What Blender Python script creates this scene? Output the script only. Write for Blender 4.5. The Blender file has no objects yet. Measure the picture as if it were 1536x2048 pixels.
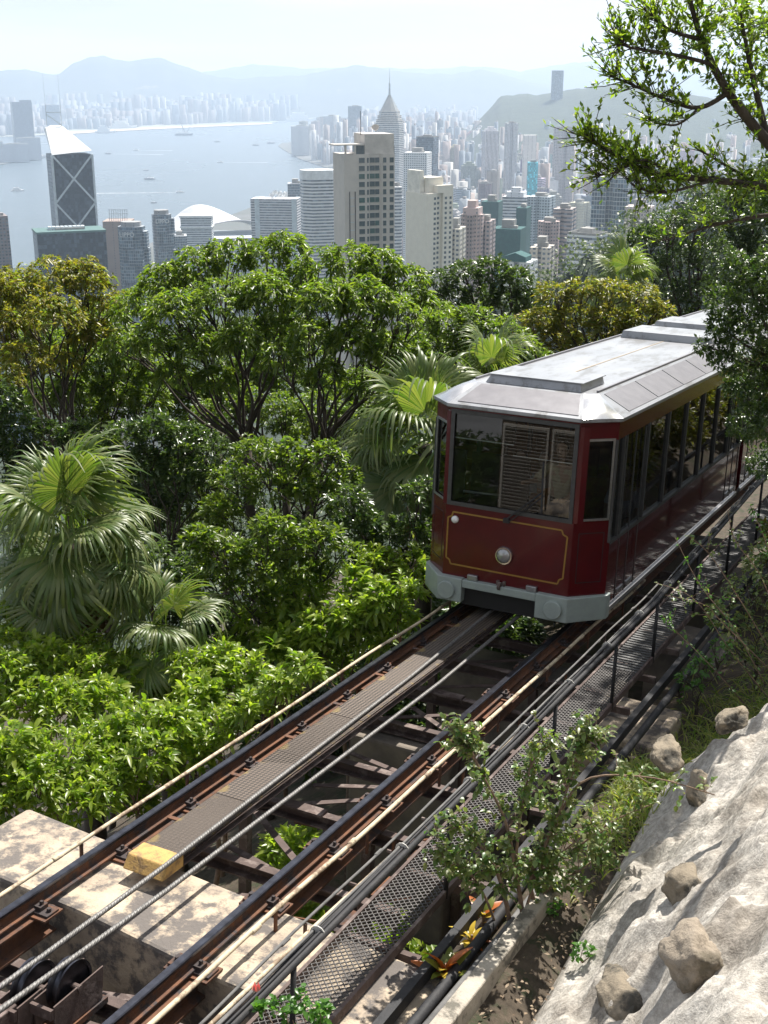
import bpy, bmesh, math, random
import numpy as np
from mathutils import Vector, Matrix
R_ = math.radians
rng = np.random.default_rng(7)
random.seed(11)
scn = bpy.context.scene
col = scn.collection
# ------------------------------------------------------------------ camera
ZC = 320.0                                   # eye height above the harbour
FPX, HOR = 2500.0, 165.0                     # focal length and horizon row, photograph pixels
PIT = math.atan((1024 - HOR) / FPX)
cd = bpy.data.cameras.new('camera'); cam = bpy.data.objects.new('camera', cd); col.objects.link(cam)
cd.sensor_fit = 'VERTICAL'; cd.sensor_height = 36.0; cd.lens = 36.0 * FPX / 2048
cd.clip_start = 0.05; cd.clip_end = 60000
cam.location = (0, 0, ZC); cam.rotation_euler = (math.pi / 2 - PIT, 0, 0)
scn.camera = cam
# track frame: s along the track (downhill), u to the right, n up from the rail heads
YAW, SLP = R_(27.517), R_(4.653)
CU, CN = 5.74, 5.703
T = Vector((math.sin(YAW) * math.cos(SLP), math.cos(YAW) * math.cos(SLP), -math.sin(SLP)))
U = T.cross(Vector((0, 0, 1))).normalized()
N = U.cross(T)
CAM = Vector((0, 0, ZC))
ORG = CAM - CU * U - CN * N
FR = Matrix(((U.x, T.x, N.x, ORG.x), (U.y, T.y, N.y, ORG.y), (U.z, T.z, N.z, ORG.z), (0, 0, 0, 1)))
# ------------------------------------------------------------------ sun and sky
SUNV = (0.01 * U + 0.50 * T + 0.865 * N).normalized()
SUN_EL = math.asin(SUNV.z); SUN_AZ = math.atan2(SUNV.x, SUNV.y)
wd = bpy.data.worlds.new('World'); scn.world = wd; wd.use_nodes = True
wn, wl = wd.node_tree.nodes, wd.node_tree.links
for n_ in list(wn): wn.remove(n_)
wo = wn.new('ShaderNodeOutputWorld'); bg = wn.new('ShaderNodeBackground')
sk = wn.new('ShaderNodeTexSky'); sk.sky_type = 'NISHITA'; sk.sun_disc = False
sk.sun_elevation = SUN_EL; sk.sun_rotation = SUN_AZ
sk.altitude = 300; sk.air_density = 1.2; sk.dust_density = 1.2; sk.ozone_density = 1.0
tc = wn.new('ShaderNodeTexCoord'); mp = wn.new('ShaderNodeMapping'); mp.inputs['Scale'].default_value = (1.0, 1.0, 7.0)
nz = wn.new('ShaderNodeTexNoise'); nz.inputs['Scale'].default_value = 3.2; nz.inputs['Detail'].default_value = 7; nz.inputs['Roughness'].default_value = 0.55
cr = wn.new('ShaderNodeValToRGB'); cr.color_ramp.elements[0].position = 0.42; cr.color_ramp.elements[1].position = 0.60
cr.color_ramp.elements[0].color = (0.25, 0.25, 0.25, 1); cr.color_ramp.elements[1].color = (0.95, 0.95, 0.95, 1)
mxw = wn.new('ShaderNodeMix'); mxw.data_type = 'RGBA'
mxw.inputs['B'].default_value = (8.9, 8.9, 9.1, 1)
wl.new(tc.outputs['Generated'], mp.inputs['Vector']); wl.new(mp.outputs['Vector'], nz.inputs['Vector'])
wl.new(nz.outputs['Fac'], cr.inputs['Fac']); wl.new(cr.outputs['Color'], mxw.inputs['Factor'])
wl.new(sk.outputs['Color'], mxw.inputs['A']); wl.new(mxw.outputs['Result'], bg.inputs['Color'])
bg.inputs['Strength'].default_value = 0.055
wl.new(bg.outputs['Background'], wo.inputs['Surface'])
sd = bpy.data.lights.new('sun', 'SUN'); sd.energy = 5.0; sd.angle = R_(0.53); sd.color = (1.0, 0.95, 0.87)
sun = bpy.data.objects.new('sun', sd); col.objects.link(sun)
sun.location = CAM + SUNV * 200
sun.rotation_euler = (-SUNV).to_track_quat('-Z', 'Y').to_euler()
vs = scn.view_settings; vs.view_transform = 'Standard'; vs.look = 'None'; vs.exposure = 0.95; vs.gamma = 1.0; vs.use_curve_mapping = False
cy = scn.cycles; cy.use_denoising = True; cy.max_bounces = 8; cy.diffuse_bounces = 3; cy.glossy_bounces = 4
cy.transmission_bounces = 6; cy.transparent_max_bounces = 8; cy.volume_bounces = 1; cy.caustics_reflective = False; cy.caustics_refractive = False
cy.sample_clamp_indirect = 6.0
# ------------------------------------------------------------------ pixel helpers (photograph pixels give directions only)
_F = Vector((0, math.cos(PIT), -math.sin(PIT))); _UP = Vector((0, math.sin(PIT), math.cos(PIT))); _RT = Vector((1, 0, 0))
def ray(x, y): return (_F + _RT * ((x - 768) / FPX) - _UP * ((y - 1024) / FPX)).normalized()
def at_dist(x, y, D):
    d = ray(x, y); return CAM + d * (D / math.hypot(d.x, d.y))
def at_z(x, y, z):
    d = ray(x, y); return CAM + d * ((z - ZC) / d.z)
def loc(P):                                  # world -> (u, s, n)
    d = P - CAM; return Vector((d.dot(U) + CU, d.dot(T), d.dot(N) + CN))
def wld(u, s, n): return CAM + U * (u - CU) + T * s + N * (n - CN)
# ------------------------------------------------------------------ object helpers
def tag(o, label=None, cat=None, group=None, kind=None):
    if label: o['label'] = label
    if cat: o['category'] = cat
    if group: o['group'] = group
    if kind: o['kind'] = kind
    return o
def thing(name, label, cat, M=None, group=None):
    o = bpy.data.objects.new(name, None); col.objects.link(o); o.empty_display_size = 0.2
    if M is not None: o.matrix_world = M
    return tag(o, label, cat, group)
def copy_tree(o, parent=None):
    c = o.copy(); col.objects.link(c); c.parent = parent
    for ch in list(o.children): copy_tree(ch, c)
    return c
def FRt(u, s, n, rz=0.0): return FR @ Matrix.Translation((u, s, n)) @ Matrix.Rotation(rz, 4, 'Z')
class MB:
    def __init__(s): s.v = []; s.f = []
    def add(s, vs, fs):
        b = len(s.v); s.v += [tuple(v) for v in vs]; s.f += [tuple(b + i for i in f) for f in fs]; return s
    def box(s, a, b):
        x0, y0, z0 = (min(a[i], b[i]) for i in range(3)); x1, y1, z1 = (max(a[i], b[i]) for i in range(3))
        return s.add([(x0,y0,z0),(x1,y0,z0),(x1,y1,z0),(x0,y1,z0),(x0,y0,z1),(x1,y0,z1),(x1,y1,z1),(x0,y1,z1)],
                     [(0,3,2,1),(4,5,6,7),(0,1,5,4),(1,2,6,5),(2,3,7,6),(3,0,4,7)])
    def prism(s, poly, z0, z1):
        n = len(poly)
        return s.add([(p[0],p[1],z0) for p in poly] + [(p[0],p[1],z1) for p in poly],
                     [tuple(range(n-1,-1,-1)), tuple(range(n,2*n))] + [(i,(i+1)%n,n+(i+1)%n,n+i) for i in range(n)])
    def extr(s, poly, p, q, up=(0,0,1)):     # poly (a,b) section swept from p to q; a = sideways, b = up
        p, q = Vector(p), Vector(q); d = (q-p).normalized(); sd_ = d.cross(Vector(up)).normalized(); u_ = sd_.cross(d)
        n = len(poly)
        vs = [c + sd_*a + u_*b for c in (p,q) for a,b in poly]
        return s.add(vs, [tuple(range(n-1,-1,-1)), tuple(range(n,2*n))] + [(i,(i+1)%n,n+(i+1)%n,n+i) for i in range(n)])
    def bar(s, p, q, w, h, up=(0,0,1)):
        return s.extr([(-w/2,-h/2),(w/2,-h/2),(w/2,h/2),(-w/2,h/2)], p, q, up)
    def tube(s, pts, r, k=8, caps=True):
        pts = [Vector(p) for p in pts]; n = len(pts)
        rs = r if hasattr(r, '__len__') else [r]*n
        vs = []; ref = None
        for i,p in enumerate(pts):
            d = (pts[min(i+1,n-1)] - pts[max(i-1,0)]).normalized()
            if ref is None: ref = Vector((0,0,1)) if abs(d.z) < 0.9 else Vector((1,0,0))
            a = d.cross(ref).normalized(); b = a.cross(d); ref = b
            for j in range(k):
                t = 2*math.pi*j/k; vs.append(p + (a*math.cos(t) + b*math.sin(t))*rs[i])
        fs = [(i*k+j, i*k+(j+1)%k, (i+1)*k+(j+1)%k, (i+1)*k+j) for i in range(n-1) for j in range(k)]
        if caps: fs += [tuple(range(k-1,-1,-1)), tuple(range((n-1)*k, n*k))]
        return s.add(vs, fs)
    def lathe(s, prof, c=(0,0,0), axis='z', k=24):   # prof (r, h)
        n = len(prof); vs = []
        for r,h in prof:
            for j in range(k):
                t = 2*math.pi*j/k; x,y = r*math.cos(t), r*math.sin(t)
                v = {'z':(x,y,h),'x':(h,x,y),'y':(y,h,x)}[axis]; vs.append((c[0]+v[0],c[1]+v[1],c[2]+v[2]))
        return s.add(vs, [(i*k+j, i*k+(j+1)%k, (i+1)*k+(j+1)%k, (i+1)*k+j) for i in range(n-1) for j in range(k)]
                     + [tuple(range(k-1,-1,-1)), tuple(range((n-1)*k, n*k))])
    def mesh(s, name, m, smooth=False):
        me = bpy.data.meshes.new(name); me.from_pydata(s.v, [], s.f); me.update()
        if m: me.materials.append(m)
        if smooth: me.polygons.foreach_set('use_smooth', [True]*len(me.polygons))
        return me
    def build(s, name, m, parent=None, smooth=False, bevel=0, M=None):
        o = bpy.data.objects.new(name, s.mesh(name, m, smooth)); col.objects.link(o)
        if parent is not None: o.parent = parent
        if M is not None: o.matrix_world = M
        if bevel:
            b = o.modifiers.new('bevel', 'BEVEL'); b.width = bevel; b.segments = 2; b.limit_method = 'ANGLE'; b.angle_limit = R_(40)
        return o
def link_mesh(name, me, parent=None, M=None):
    o = bpy.data.objects.new(name, me); col.objects.link(o)
    if parent is not None: o.parent = parent
    if M is not None: o.matrix_world = M
    return o
def np_mesh(name, V, Q, m, smooth=False):     # V (n,3), Q (k,3|4)
    me = bpy.data.meshes.new(name); V = np.asarray(V, np.float32); Q = np.asarray(Q, np.int32); k, w = Q.shape
    me.vertices.add(len(V)); me.vertices.foreach_set('co', V.ravel())
    me.loops.add(k*w); me.loops.foreach_set('vertex_index', Q.ravel())
    me.polygons.add(k); me.polygons.foreach_set('loop_start', np.arange(0, k*w, w, dtype=np.int32))
    if smooth: me.polygons.foreach_set('use_smooth', np.ones(k, bool))
    me.update(calc_edges=True); me.validate()
    if m: me.materials.append(m)
    return me
# ------------------------------------------------------------------ materials
def _mk(name):
    m = bpy.data.materials.new(name); m.use_nodes = True; nt = m.node_tree
    return m, nt, nt.nodes, nt.links, nt.nodes['Principled BSDF']
def mat(name, c1, c2=None, scale=6.0, rough=0.6, metal=0.0, bump=0.0, bscale=None, spots=None, stretch=(1,1,1), spec=0.5, lo=0.35, hi=0.65, dist=0.02, sscale=2.0, coat=0.0, slo=.52, shi=.6):
    m, nt, nn, ll, b = _mk(name)
    tc = nn.new('ShaderNodeTexCoord'); mp = nn.new('ShaderNodeMapping'); mp.inputs['Scale'].default_value = stretch
    ll.new(tc.outputs['Object'], mp.inputs['Vector'])
    nz = nn.new('ShaderNodeTexNoise'); nz.inputs['Scale'].default_value = scale; nz.inputs['Detail'].default_value = 8; nz.inputs['Roughness'].default_value = 0.62
    ll.new(mp.outputs['Vector'], nz.inputs['Vector'])
    c2 = c2 or tuple(x*0.75 for x in c1)
    r = nn.new('ShaderNodeValToRGB'); r.color_ramp.elements[0].position = lo; r.color_ramp.elements[1].position = hi
    r.color_ramp.elements[0].color = (*c1, 1); r.color_ramp.elements[1].color = (*c2, 1)
    ll.new(nz.outputs['Fac'], r.inputs['Fac']); out = r.outputs['Color']
    if spots:                                 # stains with a shape of their own
        n2 = nn.new('ShaderNodeTexNoise'); n2.inputs['Scale'].default_value = sscale; n2.inputs['Detail'].default_value = 9; n2.inputs['Roughness'].default_value = 0.7
        ll.new(mp.outputs['Vector'], n2.inputs['Vector'])
        r2 = nn.new('ShaderNodeValToRGB'); r2.color_ramp.elements[0].position = slo; r2.color_ramp.elements[1].position = shi
        ll.new(n2.outputs['Fac'], r2.inputs['Fac'])
        mx = nn.new('ShaderNodeMix'); mx.data_type = 'RGBA'; mx.inputs['B'].default_value = (*spots, 1)
        ll.new(r2.outputs['Color'], mx.inputs['Factor']); ll.new(out, mx.inputs['A']); out = mx.outputs['Result']
    ll.new(out, b.inputs['Base Color'])
    b.inputs['Roughness'].default_value = rough; b.inputs['Metallic'].default_value = metal; b.inputs['Specular IOR Level'].default_value = spec
    b.inputs['Coat Weight'].default_value = coat; b.inputs['Coat Roughness'].default_value = 0.05
    if bump:
        nb = nn.new('ShaderNodeTexNoise'); nb.inputs['Scale'].default_value = bscale or scale*4; nb.inputs['Detail'].default_value = 8; nb.inputs['Roughness'].default_value = 0.65
        ll.new(mp.outputs['Vector'], nb.inputs['Vector'])
        bp = nn.new('ShaderNodeBump'); bp.inputs['Strength'].default_value = bump; bp.inputs['Distance'].default_value = dist
        ll.new(nb.outputs['Fac'], bp.inputs['Height']); ll.new(bp.outputs['Normal'], b.inputs['Normal'])
    return m
def leaf_mat(name, c1, c2, c3=None, trans=0.45, rough=0.38, spec=0.5, tcol=None):
    m, nt, nn, ll, b = _mk(name)
    g = nn.new('ShaderNodeNewGeometry'); r = nn.new('ShaderNodeValToRGB')
    r.color_ramp.elements[0].color = (*c1, 1); r.color_ramp.elements[1].color = (*c2, 1)
    if c3:
        e = r.color_ramp.elements.new(0.93); e.color = (*c3, 1); r.color_ramp.elements[1].position = 0.8
    ll.new(g.outputs['Random Per Island'], r.inputs['Fac'])
    ll.new(r.outputs['Color'], b.inputs['Base Color']); b.inputs['Roughness'].default_value = rough; b.inputs['Specular IOR Level'].default_value = spec
    tr = nn.new('ShaderNodeBsdfTranslucent'); hs = nn.new('ShaderNodeMix'); hs.data_type = 'RGBA'; hs.blend_type = 'MULTIPLY'; hs.inputs['Factor'].default_value = 1.0
    t = tcol or (2.1, 2.3, 0.8); hs.inputs['B'].default_value = (*t, 1)
    ll.new(r.outputs['Color'], hs.inputs['A']); ll.new(hs.outputs['Result'], tr.inputs['Color'])
    ms = nn.new('ShaderNodeMixShader'); ms.inputs['Fac'].default_value = trans
    out = nn['Material Output']
    ll.new(b.outputs['BSDF'], ms.inputs[1]); ll.new(tr.outputs['BSDF'], ms.inputs[2]); ll.new(ms.outputs['Shader'], out.inputs['Surface'])
    return m
def glass_mat(name, tint=(0.8, 0.85, 0.85), rough=0.0, a=0.75):   # thin pane: clear with a mirror sheen by angle
    m, nt, nn, ll, b = _mk(name)
    tr = nn.new('ShaderNodeBsdfTransparent'); tr.inputs['Color'].default_value = (*tint, 1)
    gl = nn.new('ShaderNodeBsdfGlossy'); gl.inputs['Roughness'].default_value = rough
    fr = nn.new('ShaderNodeFresnel'); fr.inputs['IOR'].default_value = 1.75
    ms = nn.new('ShaderNodeMixShader'); out = nn['Material Output']
    ll.new(fr.outputs['Fac'], ms.inputs['Fac']); ll.new(tr.outputs['BSDF'], ms.inputs[1]); ll.new(gl.outputs['BSDF'], ms.inputs[2])
    ll.new(ms.outputs['Shader'], out.inputs['Surface']); return m
STEEL = mat('rail_steel', (0.10,0.105,0.13), (0.05,0.05,0.06), 9, 0.28, 0.9, 0.1, 60)
RUST = mat('rusty_steel', (0.17,0.072,0.034), (0.075,0.042,0.030), 5, 0.85, 0.1, 0.5, 30, spots=(0.05,0.04,0.04), sscale=3)
DUST = mat('dusty_brown_steel', (0.12,0.085,0.075), (0.07,0.05,0.045), 6, 0.8, 0.15, 0.35, 30, spots=(0.19,0.15,0.135), sscale=4)
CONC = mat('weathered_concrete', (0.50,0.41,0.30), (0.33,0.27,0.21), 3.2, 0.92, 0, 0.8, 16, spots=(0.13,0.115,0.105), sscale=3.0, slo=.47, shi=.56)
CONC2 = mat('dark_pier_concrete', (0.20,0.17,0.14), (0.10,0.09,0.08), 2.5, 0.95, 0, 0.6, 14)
BLACK = mat('black_paint', (0.02,0.021,0.024), (0.035,0.034,0.036), 8, 0.65, 0.0, 0.25, 40, spec=.3)
GREYC = mat('grey_conduit', (0.17,0.165,0.16), (0.10,0.10,0.10), 8, 0.85, 0, 0.3, 40, spec=.2)
PALE = mat('bleached_pipe', (0.56,0.47,0.33), (0.42,0.35,0.25), 10, 0.7, 0, 0.3, 40, spots=(0.2,0.14,0.09), sscale=5)
YEL = mat('yellow_paint', (0.50,0.32,0.10), (0.38,0.23,0.08), 9, 0.75, 0, 0.4, 40, spots=(0.25,0.16,0.07), sscale=9)
WIRE = mat('wire_rope', (0.20,0.195,0.19), (0.10,0.095,0.09), 30, 0.55, 0.4, 0.1, 80)
# ================================================================== THE TRACK
S0, S1 = 3.6, 31.0
GA = 0.79
RAILP = [(-.055,-.145),(.055,-.145),(.055,-.128),(.01,-.115),(.01,-.045),(.034,-.034),(.036,-.008),(.028,0),(-.028,0),(-.036,-.008),(-.034,-.034),(-.01,-.045),(-.01,-.115),(-.055,-.128)]
for sgn, lab in ((-1, 'dark steel running rail beside the ribbed walkway strip'), (1, 'dark steel running rail on the handrail side of the cables')):
    t = thing('rail', lab, 'rail', FRt(sgn*GA, 0, 0))
    MB().extr([(-.012,-.052),(.012,-.052),(.03,-.036),(.034,-.028),(.035,-.008),(.027,0),(-.027,0),(-.035,-.008),(-.034,-.028),(-.03,-.036)], (0,S0,0), (0,S1,0)).build('rail_head', STEEL, t)
    MB().extr([(-.055,-.145),(.055,-.145),(.055,-.130),(.012,-.116),(.0105,-.053),(-.0105,-.053),(-.012,-.116),(-.055,-.130)], (0,S0,0), (0,S1,0)).build('rail_web_and_foot', RUST, t)
    clip = MB().box((-.19,-.07,-.165),(-.05,.07,-.147)); clip.box((-.10,-.045,-.147),(-.03,.045,-.108)); clip.box((-.085,-.012,-.108),(-.06,.012,-.075)); clip.lathe([(.02,0),(.02,.03)], (-.15,.0,-.147), 'z', 6)
    cm = clip.mesh('rail_clip', RUST)
    plate = MB().box((-.20,-.11,-.185),(.20,.11,-.167)).mesh('base_plate', RUST)
    s = 3.75
    while s < 17:
        for k in (0, 1):
            o = link_mesh('rail_clip', cm, t); o.location = (0, s, 0); o.rotation_euler = (0, 0, math.pi*k)
        o = link_mesh('base_plate', plate, t); o.location = (0, s, 0)
        s += 1.03
# trestle
tr = thing('steel_trestle', 'rusty steel trestle of girders and braces carrying the track', 'trestle', FRt(0,0,0))
IP = [(-.09,-.42),(.09,-.42),(.09,-.40),(.012,-.39),(.012,-.215),(.09,-.205),(.09,-.187),(-.09,-.187),(-.09,-.205),(-.012,-.215),(-.012,-.39),(-.09,-.40)]
for a, b in ((S0,6.98),(8.02,11.95),(12.35,S1)):
    for sg in (-1,1): MB().extr(IP, (sg*GA,a,0), (sg*GA,b,0)).build('girder', RUST, tr)
CH = [(-.05,-.14),(.05,-.14),(.05,-.128),(-.038,-.12),(-.038,-.012),(.05,-.012),(.05,0),(-.05,0)]
for i, s in enumerate((4.55, 5.6, 6.5, 8.7, 9.85, 11.0, 12.2, 13.25, 14.4, 15.5, 17, 18.5, 20)):
    MB().extr(CH, (-1.05,s,-.43), (1.62,s,-.43)).build('cross_beam', DUST, tr)
    MB().box((-.30,s-.09,-.428),(.22,s+.055,-.40)).build('splice_plate', DUST, tr) if i % 3 == 1 else None
br = [((-.35,9.0),(.62,8.75)),((-.62,8.0),(.62,8.5)),((-.30,10.5),(.66,11.0)),((-.6,9.75),(.7,10.8)),((-.3,12.9),(.66,12.3)),((-.4,11.4),(.6,11.2)),((-.5,13.5),(.6,14.3)),((-.9,6.3),(.75,6.85)),((-.9,5.0),(.7,5.5)),((-.5,14.5),(.6,15.4)),((.62,8.9),(-.5,9.7)),((-.62,12.3),(.4,13.1))]
for (a,b),(c,d) in br:
    MB().bar((a,b,-.53),(c,d,-.53),.075,.012).build('brace', DUST, tr)
for a,b,c,d,n in ((-.5,9.2,.7,9.3,-.85),(-.4,10.3,.8,10.5,-.9),(.95,8.6,1.5,9.2,-.6),(-.4,8.6,.7,8.9,-.95),(1.0,10.0,1.45,10.5,-.6),(.9,7.95,1.6,8.1,-.5)):
    MB().tube([(a,b,n),(c,d,n)], .016, 6).build('tie_rod', RUST, tr)
for s,u in ((8.25,1.28),(8.9,1.32),(9.6,1.33),(10.7,1.35)):
    MB().bar((u-.03,s,-.5),(u+.0,s+.3,-.46),.09,.014).build('loose_bracket', RUST, tr)
    MB().tube([(u+.06,s+.25,-1.1),(u+.06,s+.25,-.2),(u+.02,s+.25,-.17),(u-.05,s+.25,-.17)],.018,6).build('hook_bolt', DUST, tr)
for s in (9.85, 12.2, 14.4):
    for sg in (-1,1): MB().bar((sg*.72,s,-2.9),(sg*.72,s,-.43),.10,.10,(0,1,0)).build('leg', DUST, tr)
# concrete piers
def pier(lab, poly, n0, n1, m=CONC, bumps=True):
    mb = MB().prism(poly, n0, n1)
    o = mb.build('concrete_pier', m, None, bevel=.035, M=FRt(0,0,0)); tag(o, lab, 'pier', 'concrete piers under the track')
    return o
pier('broad sunlit concrete pier with flaking pale top under both rails', [(-2.05,7.10),(-.5,7.03),(1.0,6.86),(2.5,6.78),(2.5,7.75),(1.0,7.88),(-.5,8.0),(-2.05,8.12)], -3.2, -.192)
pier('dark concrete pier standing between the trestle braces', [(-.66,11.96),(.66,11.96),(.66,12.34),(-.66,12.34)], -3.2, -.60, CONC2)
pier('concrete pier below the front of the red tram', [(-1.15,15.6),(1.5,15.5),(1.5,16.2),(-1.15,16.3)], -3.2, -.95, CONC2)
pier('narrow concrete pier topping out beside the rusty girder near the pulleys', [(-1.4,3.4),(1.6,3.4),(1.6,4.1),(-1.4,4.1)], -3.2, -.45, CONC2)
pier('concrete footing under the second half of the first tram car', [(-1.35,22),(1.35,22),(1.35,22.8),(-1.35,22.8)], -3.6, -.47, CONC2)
for u0,u1,lab in ((-1.62,-1.42,'dark wall added to block light from the rope pit below the bleached pipe'),(1.72,1.92,'dark wall added to block light from the rope pit below the mesh walkway')):
    o = MB().box((u0,3.0,-3.2),(u1,6.75,-.34)).build('pit_shade_wall', CONC2, None, bevel=.02, M=FRt(0,0,0)); tag(o, lab, 'wall')  # walls added to keep sky light out and darken the rope pit
# slab that carries the far grating and conduits on the right
for a,b,n in ((13.0,14.2,-.32),(15.9,17.2,-.3)):
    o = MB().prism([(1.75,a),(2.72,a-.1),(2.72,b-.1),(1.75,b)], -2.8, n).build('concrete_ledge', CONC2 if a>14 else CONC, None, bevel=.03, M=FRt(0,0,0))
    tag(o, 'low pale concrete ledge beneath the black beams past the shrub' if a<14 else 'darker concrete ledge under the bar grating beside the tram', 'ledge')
# ribbed walkway strip between left rail and cables
def grate_mat(name, c1, c2, sc, rust):
    m, nt, nn, ll, b = _mk(name)
    tc = nn.new('ShaderNodeTexCoord'); mp = nn.new('ShaderNodeMapping'); mp.inputs['Scale'].default_value = (sc, sc*1.0, 1); mp.inputs['Rotation'].default_value = (0,0,R_(45))
    ll.new(tc.outputs['Object'], mp.inputs['Vector'])
    ch = nn.new('ShaderNodeTexChecker'); ch.inputs['Scale'].default_value = 1.0; ch.inputs['Color1'].default_value = (*c1,1); ch.inputs['Color2'].default_value = (*c2,1)
    ll.new(mp.outputs['Vector'], ch.inputs['Vector'])
    nz = nn.new('ShaderNodeTexNoise'); nz.inputs['Scale'].default_value = 5; nz.inputs['Detail'].default_value = 8; ll.new(tc.outputs['Object'], nz.inputs['Vector'])
    # worn paint stripe along both edges of the strip
    sp = nn.new('ShaderNodeSeparateXYZ'); ll.new(tc.outputs['Object'], sp.inputs['Vector'])
    ab = nn.new('ShaderNodeMath'); ab.operation = 'ABSOLUTE'; ll.new(sp.outputs['X'], ab.inputs[0])
    e = nn.new('ShaderNodeMath'); e.operation = 'MULTIPLY_ADD'; e.inputs[1].default_value = 0.9; ll.new(nz.outputs['Fac'], e.inputs[0]); ll.new(ab.outputs[0], e.inputs[2])
    r = nn.new('ShaderNodeValToRGB'); r.color_ramp.elements[0].position = .655; r.color_ramp.elements[1].position = .75
    ll.new(e.outputs[0], r.inputs['Fac'])
    mx = nn.new('ShaderNodeMix'); mx.data_type = 'RGBA'; mx.inputs['B'].default_value = (*rust,1)
    ll.new(r.outputs['Color'], mx.inputs['Factor']); ll.new(ch.outputs['Color'], mx.inputs['A']); ll.new(mx.outputs['Result'], b.inputs['Base Color'])
    b.inputs['Roughness'].default_value = .7
    bp = nn.new('ShaderNodeBump'); bp.inputs['Strength'].default_value = 1.0; bp.inputs['Distance'].default_value = .01
    ll.new(ch.outputs['Fac'], bp.inputs['Height']); ll.new(bp.outputs['Normal'], b.inputs['Normal'])
    return m
GRAT = grate_mat('ribbed_grating', (0.145,0.11,0.085), (0.03,0.024,0.02), 34, (0.20,0.14,0.05))
t = thing('walkway_strip', 'narrow ribbed metal walkway strip with yellow end cap between rail and cables', 'walkway', FRt(-.265, 7.6, .02))
s = .27; k = 0
pm = MB().box((-.205,0,-.014),(.205,1.08,0)).mesh('grating_panel', GRAT)
while s < 9.5:
    o = link_mesh('grating_panel', pm, t); o.location = (0, s, 0.002*(k%2)); s += 1.088; k += 1
MB().extr([(-.03,-.09),(.03,-.09),(.03,-.08),(-.02,-.08),(-.02,-.016),(.03,-.016),(-.03,-.016)], (.19,.27,0), (.19,9.7,0)).build('side_channel', DUST, t)
MB().extr([(.03,-.09),(-.03,-.09),(-.03,-.016),(.03,-.016)], (-.18,.27,0), (-.18,9.7,0)).build('side_channel', DUST, t)
MB().add([(-.215,-.03,-.10),(.215,-.03,-.10),(.215,.05,.012),(-.215,.05,.012),(.215,.27,.012),(-.215,.27,.012),(.215,.27,-.10),(-.215,.27,-.10)], [(0,1,2,3),(3,2,4,5),(5,4,6,7),(1,0,7,6),(1,6,4,2),(0,3,5,7)]).build('end_cap', YEL, t, bevel=.012)
for i in range(8):
    MB().bar((-.42,.9+i*1.03,-.10),(-.18,.9+i*1.03,-.10),.05,.012).build('support_strap', RUST, t)
# haulage ropes
def rope(lab, pts, r=.021):
    P = [Vector(p) for p in pts]; L = [0]
    for a,b in zip(P,P[1:]): L.append(L[-1]+(b-a).length)
    n = int(L[-1]/.018); k = 24; ang = np.linspace(0,2*np.pi,k,endpoint=False); V = []
    xs = np.linspace(0,L[-1],n); C = np.array([[np.interp(x,L,[p[i] for p in P]) for i in range(3)] for x in xs])
    tw = xs/.21*2*np.pi
    rad = r*(1+.20*np.abs(np.cos(3*(ang[None,:])))-.1)
    a2 = ang[None,:]+tw[:,None]
    X = C[:,None,0]+rad*np.cos(a2); Y = np.repeat(C[:,None,1],k,1); Z = C[:,None,2]+rad*np.sin(a2)
    V = np.stack([X,Y,Z],-1).reshape(-1,3)
    i,j = np.meshgrid(np.arange(n-1),np.arange(k),indexing='ij'); j2=(j+1)%k
    Q = np.stack([i*k+j,i*k+j2,(i+1)*k+j2,(i+1)*k+j],-1).reshape(-1,4)
    o = link_mesh('haulage_rope', np_mesh('haulage_rope',V,Q,WIRE,True), None, FRt(0,0,0)); tag(o, lab, 'cable', 'haulage ropes')
rope('twisted steel haulage rope nearer the ribbed walkway strip', [(-.10,3.7,.06),(-.04,6.1,.075),(-.05,7.5,.06),(-.15,12.5,.05),(-.2,15.6,.12)])
rope('twisted steel haulage rope farther from the ribbed walkway strip', [(.04,3.7,.06),(.17,6.3,.075),(.19,7.3,.06),(.22,12.5,.05),(.2,15.6,.12)])
# sheaves
for u, s, lab in ((-.05,6.02,'dull steel rope sheave in its cradle nearer the left running rail'),(.165,6.16,'dull steel rope sheave with wide front cradle plate')):
    lab = lab.replace('left running rail', 'ribbed strip side')
    t = thing('rope_sheave', lab, 'pulley', FRt(u, s, 0), 'rope sheaves')
    w = MB().lathe([(.03,-.05),(.17,-.05),(.195,-.05),(.195,-.035),(.165,-.015),(.165,.015),(.195,.035),(.195,.05),(.17,.05),(.17,.035),(.03,.035)], (0,0,-.115), 'x', 40)
    w.build('wheel', STEEL, t, True).modifiers.new('e','EDGE_SPLIT').split_angle = R_(35)
    MB().lathe([(.025,-.11),(.025,.11)], (0,0,-.115), 'x', 12).build('axle', DUST, t)
    for sg in (-1,1):
        MB().add([(sg*.085,-.27,-.36),(sg*.085,.25,-.36),(sg*.085,.27,-.09),(sg*.085,-.27,-.11),(sg*.097,-.27,-.36),(sg*.097,.25,-.36),(sg*.097,.27,-.09),(sg*.097,-.27,-.11)],
                 [(0,1,2,3),(7,6,5,4),(0,4,5,1),(1,5,6,2),(2,6,7,3),(3,7,4,0)]).build('cradle_plate', DUST, t)
    MB().box((-.10,-.31,-.2),(.10,-.28,-.12)).build('cradle_end', DUST, t)
    MB().box((-.11,-.30,-.42),(.11,.30,-.37)).build('cradle_base', RUST, t)
o = MB().bar((-.85,6.02,-.50),(.85,6.16,-.50),.28,.10).build('sheave_beam', DUST, None, M=FRt(0,0,0)); tag(o,'heavy brown steel beam that carries the rope sheaves','beam')
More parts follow.
